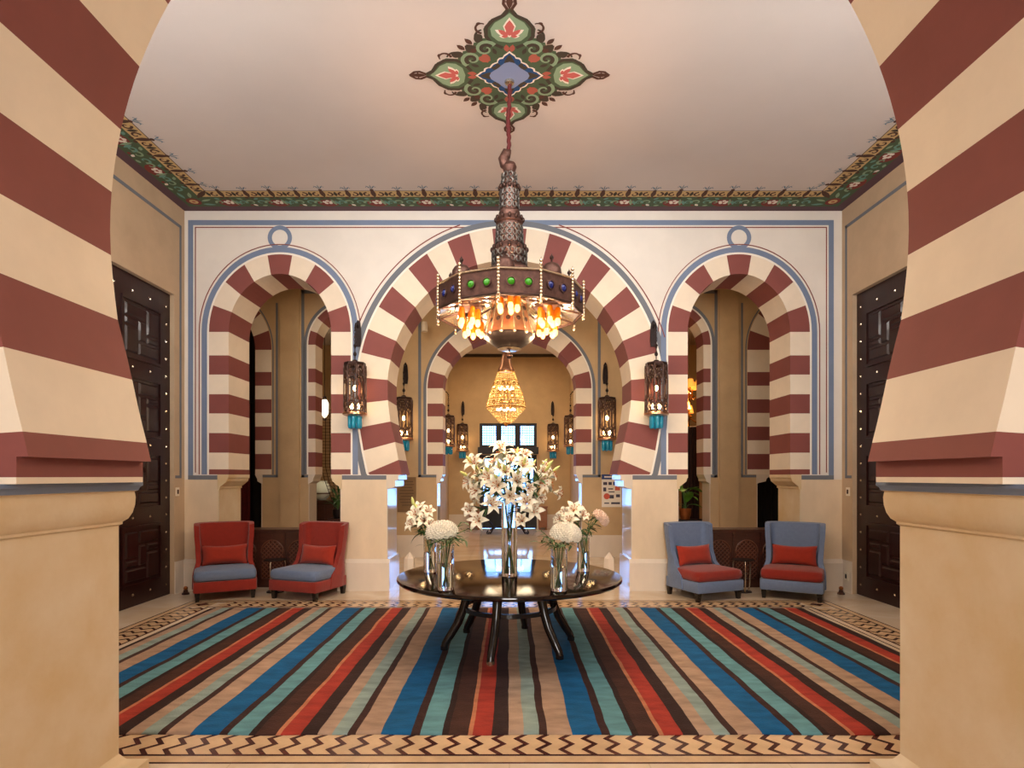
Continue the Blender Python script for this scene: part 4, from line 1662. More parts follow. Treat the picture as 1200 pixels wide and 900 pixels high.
# pierced stem in tiers
prof = []
for px_, y in ((7, 192), (8.5, 196), (6.5, 202), (8, 208), (8.5, 213), (9, 219), (10.5, 221), (10.5, 228), (11, 248), (12.5, 250), (12.5, 255), (15, 258), (16, 262), (14.5, 264),
               (15, 270), (16, 288), (17, 290), (19.5, 293), (20.5, 298), (19, 302), (19, 312), (22, 316), (30, 320), (30, 326), (0, 328)):
    prof.append((px_ / 121.0, CZ(y)))
MB().lathe([(0, prof[0][1])] + prof, 24).build('stem', 'brass', ch, smooth=30)
deco = MB()
for (y0, y1, r0, r1, rows, n) in ((224, 247, 10.5, 11.2, 3, 12), (266, 288, 14.8, 16.2, 3, 16), (296, 313, 20, 20, 2, 18), (204, 219, 8, 9, 2, 9)):
    for k_ in range(rows):
        t = (k_ + .5) / rows
        z = CZ(y0 + (y1 - y0) * t)
        r_ = (r0 + (r1 - r0) * t) / 121.0 + .004
        h = (CZ(y0) - CZ(y1)) / rows
        for q in range(n):
            a = 2 * PI * q / n
            c_, s_ = math.cos(a), math.sin(a)
            wv = 2 * PI * r_ / n * .40
            loop = []
            for w in range(8):
                b = 2 * PI * w / 8
                du, dz = wv * math.cos(b), h * .42 * math.sin(b)
                loop.append((r_ * c_ - du * s_, r_ * s_ + du * c_, z + dz))
            deco.tube(loop, .0065, 4, closed=True)
so = tag(deco.build('pierced_links', 'pewter', ch), kind='stuff')
fl_ = MB()
for (y, r_) in ((258, 16), (293, 20.5), (221, 11.5)):
    for q in range(12):
        a = 2 * PI * q / 12
        z = CZ(y)
        rr = r_ / 121.0
        fl_.ball((rr * math.cos(a), rr * math.sin(a), z), .018, 8, 5, sz=1.5)
tag(fl_.build('stem_beads', 'brass_dark', ch, smooth=180), kind='stuff')
# twelve-sided gallery
RR = .705
zb, zt = 3.19 - 2.80, 3.435 - 2.80
ang = [R(-90 - 7.6 + 30 * q) for q in range(12)]
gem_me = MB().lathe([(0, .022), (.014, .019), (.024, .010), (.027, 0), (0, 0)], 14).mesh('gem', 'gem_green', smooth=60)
gem_b = recol(gem_me, 'gem_blue')
rim_me = MB().lathe([(.026, 0), (.035, 0), (.035, .010), (.028, .012), (.026, 0)], 14).mesh('gem_collar', 'brass', smooth=40)
for q in range(12):
    a0, a1 = ang[q], ang[(q + 1) % 12]
    p0, p1 = Vector((RR * math.cos(a0), RR * math.sin(a0), 0)), Vector((RR * math.cos(a1), RR * math.sin(a1), 0))
    nrm = ((p0 + p1) / 2).normalized()
    tan = (p1 - p0).normalized()
    th_ = nrm * .012
    V = []
    for z in (zb, zt):
        for p in (p0 * .985, p1 * .985):
            V.append(p + Vector((0, 0, z)))
        for p in (p1, p0):
            V.append(p + Vector((0, 0, z)))
    pan = MB().add(V, [(0, 1, 2, 3), (7, 6, 5, 4), (0, 4, 5, 1), (1, 5, 6, 2), (2, 6, 7, 3), (3, 7, 4, 0)]).build('gallery_panel', 'brass', ch)
    # moulded rails on the panel
    for z in (zb + .012, zt - .012):
        MB().tube([p0 * 1.004 + Vector((0, 0, z)), p1 * 1.004 + Vector((0, 0, z))], .012, 6).build('rail', 'silver' if z > .5 else 'brass_dark', pan)
    green = q in (0, 11, 5, 6)
    rot = nrm.to_track_quat('Z', 'Y').to_euler()
    for s in (-.075, .075):
        c = (p0 + p1) / 2 + tan * s + nrm * .001 + Vector((0, 0, (zb + zt) / 2))
        put('gem', gem_me if green else gem_b, pan, c, rot).scale = (1.2, 1.2, 1.2)
        put('gem_collar', rim_me, pan, c, rot).scale = (1.2, 1.2, 1.2)
    # beaded corner posts
    po = MB()
    for k_ in range(13):
        po.ball((p0.x * 1.01, p0.y * 1.01, zb - .05 + k_ * .030), .016, 8, 5)
    po.lathe([(0, zt + .10), (.008, zt + .06), (0, zt + .05)], 6, (p0.x * 1.01, p0.y * 1.01, 0))
    po.build('corner_post', 'silver', ch, smooth=180)
# star-shaped underside with ribs
und = MB()
n = 24
V, Fc = [], []
for i in range(n):
    a = ang[0] + 2 * PI * i / n
    r_ = RR * (.975 if i % 2 == 0 else .975 * math.cos(PI / 12))
    V.append((r_ * math.cos(a), r_ * math.sin(a), zb + .02))
for i in range(n):
    a = ang[0] + 2 * PI * i / n
    r_ = .30 if i % 2 == 0 else .26
    V.append((r_ * math.cos(a), r_ * math.sin(a), zb + .15))
for i in range(n):
    j = (i + 1) % n
    Fc.append((i, j, n + j, n + i))
Fc.append(tuple(range(2 * n - 1, n - 1, -1)))
und.add(V, Fc).build('underside', 'silver', ch, normals=True)
for q in range(12):
    a = ang[q]
    MB().tube([(RR * .96 * math.cos(a), RR * .96 * math.sin(a), zb + .01), (.24 * math.cos(a), .24 * math.sin(a), zb + .12)], .011, 6).build('rib', 'brass', ch)
cover = MB()
V, Fc = [], []
for i in range(12):
    V.append((RR * .97 * math.cos(ang[i]), RR * .97 * math.sin(ang[i]), zt - .03))
V.append((0, 0, zt + .03))
for i in range(12):
    Fc.append((i, (i + 1) % 12, 12))
cover.add(V, Fc).build('gallery_cover', 'brass_dark', ch, normals=False)
# domes with finials on the gallery
for q in range(8):
    a = R(-94 + 45 * q)
    c = (.575 * math.cos(a), .575 * math.sin(a), zt - .03)
    dm = MB().lathe([(.09, 0), (.09, .06), (.084, .10), (.062, .135), (.03, .152), (0, .158)], 18, c).build('dome', 'brass', ch, smooth=50)
    f = MB()
    f.lathe([(.008, .15), (.008, .18), (.018, .192), (.018, .208), (.006, .222), (0, .24)], 10, c)
    f.build('finial', 'brass_dark', dm, smooth=50)
# copper drum and bowl in the middle
MB().lathe([(0, .53), (.17, .53), (.175, .52), (.165, .50), (.175, .44), (.20, .32), (.225, .235), (.235, .21), (.22, .20), (0, .20)], 12, a0=.2).build('drum', 'copper', ch, smooth=20)
dr = MB()
for q in range(12):
    a = .2 + 2 * PI * q / 12
    dr.tube([(r_ * 1.02 * math.cos(a), r_ * 1.02 * math.sin(a), z) for r_, z in ((.168, .51), (.175, .44), (.20, .32), (.225, .235))], .010, 6)
    dr.ball((.235 * math.cos(a), .235 * math.sin(a), .205), .018, 8, 5)
dr.build('drum_ribs', 'silver', ch, smooth=80)
pm = MB().lathe([(0, .012), (.02, .008), (.024, 0), (0, 0)], 10).mesh('pierced_boss', 'brass_dark', smooth=50)
for q in range(12):
    a = .2 + 2 * PI * (q + .5) / 12
    for z, r_ in ((.45, .168), (.34, .187)):
        put('pierced_boss', pm, ch, (r_ * math.cos(a), r_ * math.sin(a), z), Vector((math.cos(a), math.sin(a), .2)).to_track_quat('Z', 'Y').to_euler())
MB().lathe([(.235, .215), (.245, .20), (.225, .17), (.165, .12), (.10, .085), (.085, .08), (.085, .07), (0, .068)], 24).build('bowl', 'iron', ch, smooth=30)
MB().lathe([(.11, .085), (.115, .078), (.08, .066), (0, .064)], 24).build('bowl_rim', 'stud', ch, smooth=40)
MB().lathe([(0, .068), (.01, .06), (.008, .04), (.03, .025), (.034, .008), (.02, -.008), (0, -.012)], 14).build('finial', 'brass_dark', ch, smooth=60)
# six lamp clusters, each a pierced disc carrying amber cups with bulbs
cup_me = MB().lathe([(.018, 0), (.026, -.01), (.029, -.07), (.033, -.105), (.030, -.105), (.026, -.07), (.023, -.012), (.018, 0)], 12).mesh('amber_cup', 'amber', smooth=50)
bulb_me = MB().lathe([(.010, -.05), (.014, -.09), (.024, -.12), (.026, -.135), (.021, -.155), (.008, -.168), (0, -.170)], 12).mesh('bulb', 'bulb', smooth=80)
tip_me = MB().lathe([(.010, -.192), (.014, -.2), (.008, -.212), (0, -.216)], 8).mesh('tip', 'brass_dark', smooth=60)
disc_me = MB().lathe([(0, .012), (.10, .012), (.135, .006), (.14, -.004), (.13, -.010), (.10, -.008), (0, -.008)], 24).mesh('lamp_disc', 'brass', smooth=40)
for q in range(6):
    a = R(-90 - 2 + 60 * q)
    if q == 0:
        rad_, zz = .40, .50
    else:
        rad_, zz = .43, .42
    cx_, cy_ = rad_ * math.cos(a), rad_ * math.sin(a)
    cl = put('lamp_cluster', disc_me, ch, (cx_, cy_, zz))
    MB().tube([(0, 0, .01), (0, 0, .12 if q else .05)], .012, 6).build('rod', 'brass', cl)
    n = 5
    for k_ in range(n):
        b = a + 2 * PI * (k_ + .25) / n
        loc = (.085 * math.cos(b), .085 * math.sin(b), -.008)
        put('amber_cup', cup_me, cl, loc)
        put('bulb', bulb_me, cl, loc)
for q in range(6):
    a = R(-62 + 60 * q)
    point('gallery_lamp', (.52 * math.cos(a), CY + .52 * math.sin(a), 3.20), 2.2, (1.0, .84, .62), .02)  # assumed point lights, added to brighten the gallery's underside
for q in range(6):
    a = R(-92 + 60 * q)
    point('chandelier_lamp', (.43 * math.cos(a), CY + .43 * math.sin(a), 2.93), 19, WARM, .018)
for sy in (-1, 1):
    sl = bpy.data.lights.new('chandelier_uplamp', 'SPOT')  # assumed upward spots, added for the warm glow on the ceiling
    sl.energy, sl.color, sl.shadow_soft_size = 24, (1.0, .56, .30), .03
    sl.spot_size, sl.spot_blend = R(96), .6
    so_ = bpy.data.objects.new('chandelier_uplamp', sl)
    COL.objects.link(so_)
    so_.location = (0, CY + sy * .36, 3.47)
    so_.rotation_euler = (R(180), 0, 0)

# ================================================================ CRYSTAL CHANDELIER IN THE CORRIDOR
KY = 10.6
kk = F / KY
cc = thing('crystal_chandelier', 'basket-shaped crystal chandelier hanging in the corridor behind the main arch', 'chandelier', (wx(593, KY), KY, EYE + (HY - 501) / kk))


def KZ(y):
    return (501 - y) / kk


MB().tube([(0, 0, ZC - cc.location.z), (0, 0, KZ(418))], .012, 6).build('rod', 'brass_dark', cc)
MB().lathe([(.03, KZ(412)), (.06, KZ(414)), (.085, KZ(420)), (.12, KZ(430)), (.15, KZ(433)), (.15, KZ(436)), (0, KZ(436))], 20).build('crown', 'copper', cc, smooth=35)
rings_ = [(9.5, 436), (13, 446), (17, 457), (20.5, 468), (23, 478), (17.5, 484), (12, 490), (6, 496)]
for i, (r_, y) in enumerate(rings_):
    rr = r_ / kk
    MB().tube([(rr * math.cos(2 * PI * q / 32), rr * math.sin(2 * PI * q / 32), KZ(y)) for q in range(32)], .012 if i in (0, 4) else .006, 6, closed=True).build('ring', 'gold', cc, smooth=80)
be = MB()
for q in range(28):
    a = 2 * PI * q / 28
    for (r0, y0), (r1, y1) in zip(rings_[:-1], rings_[1:]):
        L_ = math.hypot((r1 - r0) / kk, (y1 - y0) / kk)
        m_ = max(2, int(L_ / .034))
        for w in range(m_):
            t = (w + .5) / m_
            rr = (r0 + (r1 - r0) * t) / kk
            z = KZ(y0 + (y1 - y0) * t)
            s_ = .0135
            c = Vector((rr * math.cos(a), rr * math.sin(a), z))
            be.add([c + Vector(v) * s_ for v in ((1, 0, 0), (-1, 0, 0), (0, 1, 0), (0, -1, 0), (0, 0, 1), (0, 0, -1))],
                   [(0, 2, 4), (2, 1, 4), (1, 3, 4), (3, 0, 4), (2, 0, 5), (1, 2, 5), (3, 1, 5), (0, 3, 5)])
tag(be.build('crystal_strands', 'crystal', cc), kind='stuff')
ros = MB().lathe([(.016, 0), (.030, .006), (.036, .0), (.030, -.006), (.016, 0)], 12).mesh('rosette', 'gold', smooth=60)
for (r_, y) in ((14.5, 451), (18.3, 462), (21.5, 473)):
    for q in range(14):
        a = 2 * PI * (q + (.5 if y == 462 else 0)) / 14
        put('rosette', ros, cc, ((r_ / kk + .01) * math.cos(a), (r_ / kk + .01) * math.sin(a), KZ(y)), Vector((math.cos(a), math.sin(a), 0)).to_track_quat('Z', 'Y').to_euler())
for q in range(8):
    a = 2 * PI * q / 8 + .2
    for y, r_ in ((455, 8), (480, 10)):
        MB().ball((r_ / kk * math.cos(a), r_ / kk * math.sin(a), KZ(y)), .026, 8, 6).build('bulb', 'lamp_white', cc, smooth=180)
MB().lathe([(0, KZ(501)), (.02, KZ(499.5)), (.03, KZ(498)), (.06, KZ(496)), (0, KZ(495))], 12).build('finial', 'gold', cc, smooth=60)
point('crystal_lamp', (cc.location.x, KY, cc.location.z + KZ(466)), 26, (1.0, .74, .42), .03)

# ================================================================ WALL LANTERNS
def lantern_proto():
    t = thing('wall_lantern', 'x', 'lantern', (0, 0, 0), 0, 'pierced brass wall lanterns')
    # origin: wall plane, at the top of the body; body hangs .19 m off the wall
    cy = -.19
    N = 8
    r_ = .155
    H = .63
    # wall plate and bracket
    pl = MB().prism([(-.035, .22), (.035, .22), (.045, .30), (.04, .42), (.03, .50), (0, .54), (-.03, .50), (-.04, .42), (-.045, .30)], -.025, -.001, 'y').build('wall_plate', 'iron', t)
    MB().tube([(0, -.02, .44), (0, -.08, .48), (0, -.15, .47), (0, cy, .41)], .010, 6).build('bracket', 'iron', pl)
    cb = MB()
    for k_ in range(9):
        z = .40 - k_ * .042
        loop = []
        for w in range(8):
            b = 2 * PI * w / 8
            u = .013 * math.cos(b)
            loop.append(((u if k_ % 2 else 0), cy + (0 if k_ % 2 else u), z + .027 * math.sin(b)))
        cb.tube(loop, .005, 4, closed=True)
    cb.ball((0, cy, .20), .022, 8, 6).ball((0, cy, .10), .026, 8, 6)
    cb.build('chain', 'iron', t)
    MB().lathe([(0, .03), (.03, .03), (.05, .01), (.13, 0), (.152, -.005), (.152, -.035), (.145, -.04), (0, -.035)], N, (0, cy, 0), a0=PI / 8).build('top_cap', 'brass_dark', t)
    # pierced sides
    body = MB()
    ap = r_ * math.cos(PI / N)
    for q in range(N):
        a = PI / 8 + 2 * PI * q / N
        c_, s_ = math.cos(a), math.sin(a)
        body.tube([(r_ * c_, cy + r_ * s_, -.03), (r_ * c_, cy + r_ * s_, -H + .04)], .0085, 5)
        am = a + PI / N
        n2 = Vector((math.cos(am), math.sin(am), 0))
        t2 = Vector((-math.sin(am), math.cos(am), 0))
        o_ = Vector((0, cy, 0)) + n2 * ap
        w = r_ * math.sin(PI / N)

        def pth(pts, rad, o_=o_, t2=t2):
            body.tube([o_ + t2 * u + Vector((0, 0, z)) for u, z in pts], rad, 5, closed=True)
        for zc_ in (-.105, -H + .115):
            pth([(w * .90 * math.cos(R(60 * k_)), zc_ + .066 * math.sin(R(60 * k_))) for k_ in range(6)], .010)
            pth([(w * .36 * math.cos(R(45 * k_)), zc_ + .026 * math.sin(R(45 * k_))) for k_ in range(8)], .008)
        zc_ = -H / 2 + .005
        pth([(0, zc_ + .17), (w * .90, zc_ + .11), (w * .90, zc_ - .11), (0, zc_ - .17), (-w * .90, zc_ - .11), (-w * .90, zc_ + .11)], .010)
        for zz in (.085, -.085):
            pth([(w * .28 * math.cos(R(60 * k_)), zc_ + zz + .02 * math.sin(R(60 * k_))) for k_ in range(6)], .006)
    body.build('pierced_body', 'lantern', t)
    MB().lathe([(.05, -H + .045), (.15, -H + .045), (.172, -H + .035), (.172, -H + .015), (.12, -H), (.05, -H)], 16, (0, cy, 0)).build('bottom_ring', 'copper', t, smooth=40)
    tm = MB().lathe([(.022, 0), (.030, -.01), (.030, -.12), (.022, -.145), (0, -.155)], 10).mesh('glass_drop', 'teal_glass', smooth=70)
    for k_ in range(6):
        a = 2 * PI * k_ / 6 + .5
        put('glass_drop', tm, t, (.072 * math.cos(a), cy + .072 * math.sin(a), -H + .005))
    for k_, (bx, bz_) in enumerate(((0, -.30), (-.045, -H + .115), (.045, -H + .115))):
        MB().ball((bx, cy, bz_), .026, 8, 6, sz=1.3).build('bulb', 'bulb_small', t, smooth=180)
    return t


LP = lantern_proto()
lan = []


def lantern(x, yw, z, rz, label, scale=1.0, first=False):
    t = LP if first else copy_tree(LP)
    t.location = (x, yw, z)
    t.rotation_euler = (0, 0, rz)
    t.scale = (scale, scale, scale * 1.2)
    t['label'] = label
    return t


zL = EYE + (558 - 425) / (F / 8.31)
lantern(wx(416, 8.31), D0 - .002, zL, 0, 'pierced brass lantern with blue glass drops on the pier beside the red chairs', 1.0, True)
lantern(wx(769, 8.31), D0 - .002, zL, 0, 'pierced brass lantern with blue glass drops on the pier beside the blue-grey chairs')
zL2 = EYE + (558 - 466) / (F / 11.81)
lantern(wx(473.5, 11.81), E0 - .002, zL2, 0, 'pierced brass lantern on the corridor wall above the brown plaque', 1.15)
lantern(wx(711, 11.81), E0 - .002, zL2, 0, 'pierced brass lantern on the corridor wall above the poster', 1.15)
zL3 = EYE + (558 - 497) / (F / 18.3)
lantern(wx(542, 18.3), VEND - .002, zL3, 0, 'pierced brass lantern on the end wall, on the notice board side of the bright door', 1.15)
lantern(wx(648, 18.3), VEND - .002, zL3, 0, 'pierced brass lantern on the end wall, on the poster side of the bright door', 1.15)
zL4 = EYE + (558 - 487) / (F / 16.2)
lantern(-VX + .002, 16.2, zL4, R(90), 'pierced brass lantern on the vestibule side wall behind the notice board wall', 1.15)
lantern(VX - .002, 16.2, zL4, R(-90), 'pierced brass lantern on the vestibule side wall behind the poster wall', 1.15)

# small white spotlight on the corridor wall
t = thing('wall_spotlight', 'small white spotlight on the corridor wall high above the brown notice board', 'spotlight', (wx(498, 11.95), E0 - .001, wz(384, 11.95)))
MB().lathe([(0, 0), (.05, 0), (.05, -.02), (0, -.02)], 14, axis='y').build('wall_plate', 'switch', t, smooth=40)
MB().tube([(0, -.015, 0), (0, -.07, .0)], .012, 6).build('arm', 'switch', t)
MB().lathe([(0, .11), (.05, .10), (.065, .04), (.065, -.09), (.055, -.10), (0, -.095)], 16, (0, -.11, 0)).build('housing', 'switch', t, smooth=40)

# ================================================================ VASES AND FLOWERS
def lily_mesh(name, L, W, openness):
    mb = MB()
    nu, nv = 6, 2
    for p in range(6):
        a = p * PI / 3
        c_, s_ = math.cos(a), math.sin(a)
        V = []
        k_ = 1.0 if p % 2 == 0 else 0.8
        for i in range(nu + 1):
            s = i / nu
            r_ = .006 + L * openness * (s ** 1.3)
            z = L * (.75 * math.sin(min(1.0, s * 1.15) * PI * .5) - .35 * openness * max(0, s - .55) ** 1.2 * 2.2)
            w = W * k_ * (math.sin(PI * min(.98, .06 + .94 * s) ** .85) ** .8)
            for j in range(-1, 2):
                V.append((r_ * c_ - j * w * s_, r_ * s_ + j * w * c_, z + abs(j) * .006 - (.004 if p % 2 else 0)))
        Fc = []
        for i in range(nu):
            for j in range(2):
                b = i * 3 + j
                Fc.append((b, b + 1, b + 4, b + 3))
        mb.add(V, Fc)
    return mb.mesh(name, 'petal', smooth=180, normals=False)


lily_open = [lily_mesh('bloom', .088, .024, 1.0), lily_mesh('bloom', .084, .023, .72)]
lily_bud = MB().lathe([(0, 0), (.010, .01), (.017, .04), (.014, .075), (.004, .10), (0, .102)], 8).mesh('bud', 'bud', smooth=60)
st = MB()
for q in range(6):
    a = q * PI / 3 + .3
    st.tube([(0, 0, .01), (.014 * math.cos(a), .014 * math.sin(a), .05), (.026 * math.cos(a), .026 * math.sin(a), .07)], .0016, 4)
    st.ball((.026 * math.cos(a), .026 * math.sin(a), .072), .005, 6, 4)
stamen_me = st.mesh('stamens', 'anther')


def leaf_mesh(L, W, droop, m='leaf', nm='leaf'):
    V, Fc = [], []
    n = 6
    for i in range(n + 1):
        s = i / n
        w = W * math.sin(PI * min(.99, .08 + .92 * s)) ** .9
        x = L * s
        z = L * (.35 * s - droop * s * s)
        V += [(x, -w, z + .15 * w), (x, 0, z), (x, w, z + .15 * w)]
    for i in range(n):
        for j in range(2):
            b = i * 3 + j
            Fc.append((b, b + 1, b + 4, b + 3))
    return MB().add(V, Fc).mesh(nm, m, smooth=180, normals=False)


LF = [leaf_mesh(.15, .016, .35), leaf_mesh(.12, .014, .15), leaf_mesh(.18, .018, .6)]
fr_rnd = random.Random(11)


def stem_path(base, mouth, tip):
    """base -> mouth -> tip with a soft bend"""
    out = []
    for i in range(4):
        out.append(base.lerp(mouth, i / 4))
    up = Vector((mouth.x * .3, mouth.y * .3, 1)).normalized()
    L_ = (tip - mouth).length
    c1 = mouth + (mouth - base).normalized() * L_ * .4
    for i in range(7):
        t = i / 6
        out.append(mouth * (1 - t) ** 2 + c1 * 2 * t * (1 - t) + tip * t * t)
    return out


def flower(kind, vloc, vr, vh, tip, look, label, group, leaves=2, scale=1.0, head=None):
    """a cut flower standing in a vase; vloc = vase foot, tip = world position of the head"""
    cat = 'flower'
    a = fr_rnd.uniform(0, 2 * PI)
    r_ = vr * fr_rnd.uniform(.1, .55)
    base = Vector((r_ * math.cos(a), r_ * math.sin(a), .03))
    tv = Vector(tip) - Vector(vloc)
    d = Vector((tv.x, tv.y, 0))
    d = d.normalized() * min(vr * .6, d.length) if d.length > 1e-4 else d
    mouth = Vector((d.x + fr_rnd.uniform(-.1, .1) * vr, d.y + fr_rnd.uniform(-.1, .1) * vr, vh + .005))
    t = thing(kind, label, cat, vloc, 0, group)
    path = stem_path(base, mouth, tv)
    MB().tube(path, .0042, 5).build('stem', 'stem', t, smooth=80)
    q = Vector(look).normalized().to_track_quat('Z', 'Y')
    if kind == 'lily':
        o = put('bloom', fr_rnd.choice(lily_open), t, tv)
        o.rotation_mode = 'QUATERNION'
        o.rotation_quaternion = q
        o.scale = (scale,) * 3
        s_ = put('stamens', stamen_me, o)
    elif kind == 'lily_bud':
        o = put('bud', lily_bud, t, tv)
        o.rotation_mode = 'QUATERNION'
        o.rotation_quaternion = q
        o.scale = (scale,) * 3
    else:
        o = put('flower_head', head, t, tv)
        o.rotation_mode = 'QUATERNION'
        o.rotation_quaternion = q
        o.scale = (scale,) * 3
    for k_ in range(leaves):
        idx = min(len(path) - 2, 4 + 2 + k_ % 4)
        p = path[idx].lerp(path[idx + 1], fr_rnd.random())
        lf = put('leaf', fr_rnd.choice(LF), t, p, (fr_rnd.uniform(-.4, .4), fr_rnd.uniform(-.6, .3), fr_rnd.uniform(0, 2 * PI)))
        lf.scale = (fr_rnd.uniform(.7, 1.1),) * 3
    return t


def vase(loc, r_, h, label, water):
    t = thing('glass_vase', label, 'vase', loc, 0, 'cylinder glass vases on the round table')
    MB().lathe([(0, 0), (r_ * .96, 0), (r_, .004), (r_, h - .002), (r_ - .002, h), (r_ - .004, h - .002), (r_ - .005, .022), (0, .022)], 40).build('glass', 'glass', t, smooth=40)
    MB().lathe([(0, .0225), (r_ - .0058, .0225), (r_ - .0058, water), (0, water)], 40).build('water', 'water', t, smooth=40)
    return Vector(loc), r_, h


def P3(x, y, D):
    return Vector((wx(x, D), D, wz(y, D)))



def lily_stalk(v, heads, buds, label, group, leaves=9, foot=None):
    """one cut lily stalk: a stem that branches into several blooms and buds; heads/buds: [(tip, look, scale)]"""
    vloc, vr, vh = v
    t = thing('lily_stalk', label, 'flower', vloc, 0, group)
    allp = [Vector(h[0]) - vloc for h in heads + buds]
    mean = sum(allp, Vector()) / len(allp)
    d = Vector((mean.x, mean.y, 0))
    dn = d.normalized() if d.length > 1e-4 else Vector((1, 0, 0))
    mouth = dn * vr * .62 + Vector((0, 0, vh + .005))
    base = -dn * vr * .45 + Vector((0, 0, .032))
    fork = mouth.lerp(mean, .45)
    path = stem_path(base, mouth, fork)
    MB().tube(path, .0045, 5).build('stem', 'stem', t, smooth=80)
    for i, (tip, look, sc) in enumerate(heads + buds):
        tv = Vector(tip) - vloc
        c1 = fork + (fork - mouth).normalized() * (tv - fork).length * .4
        br = [fork * (1 - q / 5) ** 2 + c1 * 2 * (q / 5) * (1 - q / 5) + tv * (q / 5) ** 2 for q in range(6)]
        MB().tube(br, .0032, 4).build('branch', 'stem', t, smooth=80)
        if i < len(heads):
            o = put('bloom', fr_rnd.choice(lily_open), t, tv)
            put('stamens', stamen_me, o)
        else:
            o = put('bud', lily_bud, t, tv)
        o.rotation_mode = 'QUATERNION'
        o.rotation_quaternion = Vector(look).normalized().to_track_quat('Z', 'Y')
        o.scale = (sc,) * 3
        for k_ in range(2):
            p = br[2 + k_]
            lf = put('leaf', fr_rnd.choice(LF), t, p, (fr_rnd.uniform(-.4, .4), fr_rnd.uniform(-.6, .3), fr_rnd.uniform(0, 2 * PI)))
            lf.scale = (fr_rnd.uniform(.7, 1.05),) * 3
    for k_ in range(leaves):
        p = mouth.lerp(fork, .35 + .65 * fr_rnd.random())
        lf = put('leaf', fr_rnd.choice(LF), t, p, (fr_rnd.uniform(-.4, .4), fr_rnd.uniform(-.4, .4), math.atan2(dn.y, dn.x) + fr_rnd.uniform(-1.6, 1.6)))
        lf.scale = (fr_rnd.uniform(.8, 1.2),) * 3
    return t


# tall centre vase with a cloud of lilies
VC = vase((0.0, 5.62, TZ), .076, .70, 'tall glass cylinder vase with lilies at the middle of the table', .46)
cen = Vector((0.0, 5.62, 1.565))
golden = PI * (3 - 5 ** .5)
cl = {}
n = 40
for i in range(n):
    zf = 1 - (i + .5) / n * 1.40
    rr = math.sqrt(max(0, 1 - zf * zf))
    a = golden * i
    d = Vector((rr * math.cos(a), rr * math.sin(a), zf))
    k_ = fr_rnd.uniform(.66, 1.14)
    tip = cen + Vector((d.x * .385 * k_, d.y * .34 * k_, d.z * .29 * k_))
    look = d + Vector((fr_rnd.uniform(-.3, .3), -.35, .1))
    key_ = 0 if zf > .8 else 1 + int(((math.atan2(d.y, d.x) + PI) / (2 * PI)) * 11) % 11
    cl.setdefault(key_, []).append((tip, look, fr_rnd.uniform(.95, 1.3)))
cl[0] += [(P3(588, 529, 5.55), (-.1, -.5, .8), 1.25), (P3(614, 537, 5.55), (.2, -.5, .7), 1.2)]
for key_, hs_ in cl.items():
    bd = []
    for k_ in range(2):
        tip = Vector(hs_[k_ % len(hs_)][0])
        o_ = (tip - cen)
        bd.append((cen + o_ * 1.10 + Vector((0, 0, .05 * k_)), o_ + Vector((0, 0, .2)), .9))
    lily_stalk(VC, hs_, bd, 'white lily stalk in the tall glass vase at the middle of the table', 'lily stalks in the tall vase')
for side, pts_ in (('notice board side', ((551, 599, 5.5), (562, 611, 5.45), (574, 592, 5.4))), ('poster side', ((617, 590, 5.4), (624, 600, 5.45), (612, 611, 5.4)))):
    lily_stalk(VC, [(P3(*p), (fr_rnd.uniform(-.5, .5), -.7, .25), 1.2) for p in pts_], [], 'drooping white lily stalk hanging over the tall vase rim on the %s' % side, 'drooping lily stalks', 2)

# four low vases
VA = vase((-.79, 5.85, TZ), .062, .345, 'low glass vase holding white lilies alone on the round table', .2)
VB = vase((-.536, 4.94, TZ), .072, .375, 'low glass vase with cream flower ball on the red chairs side of the table', .22)
VCf = vase((.413, 4.90, TZ), .070, .345, 'low glass vase with cream flower ball on the blue-grey chairs side of the table', .2)
VD = vase((.74, 5.90, TZ), .063, .33, 'low glass vase with lilies and pale pink carnations on the table', .2)
la_ = [(489, 605, 5.80, 1.2), (497, 612, 5.78, 1.1), (485, 616, 5.75, 1.0), (501, 602, 5.9, 1.2), (493, 598, 5.92, 1.0), (503, 616, 5.75, 1.0)]
hh_ = [(P3(x, y, D), ((x - 497) * .05, -.7, .5), k_) for x, y, D, k_ in la_]
lily_stalk(VA, hh_[:3], [(P3(485, 594, 5.85), (-.2, 0, 1), 1.0)], 'white lily stalk leaning outwards in the low vase of lilies alone', 'lily stalks in the left rear vase')
lily_stalk(VA, hh_[3:], [(P3(489, 599, 5.85), (-.3, 0, 1), .8)], 'white lily stalk leaning towards the tall vase in the low vase of lilies alone', 'lily stalks in the left rear vase')
ld_ = [(664, 604, 5.85, 1.2), (658, 610, 5.75, 1.1), (668, 612, 5.75, 1.1), (672, 600, 5.9, 1.2), (681, 606, 5.82, 1.1), (676, 598, 6.0, 1.0)]
hh_ = [(P3(x, y, D), ((x - 672) * .05, -.7, .5), k_) for x, y, D, k_ in ld_]
lily_stalk(VD, hh_[:3], [], 'white lily stalk leaning away from the pink carnations in their vase', 'lily stalks in the right rear vase')
lily_stalk(VD, hh_[3:], [], 'white lily stalk standing close beside the pink carnations in their vase', 'lily stalks in the right rear vase')


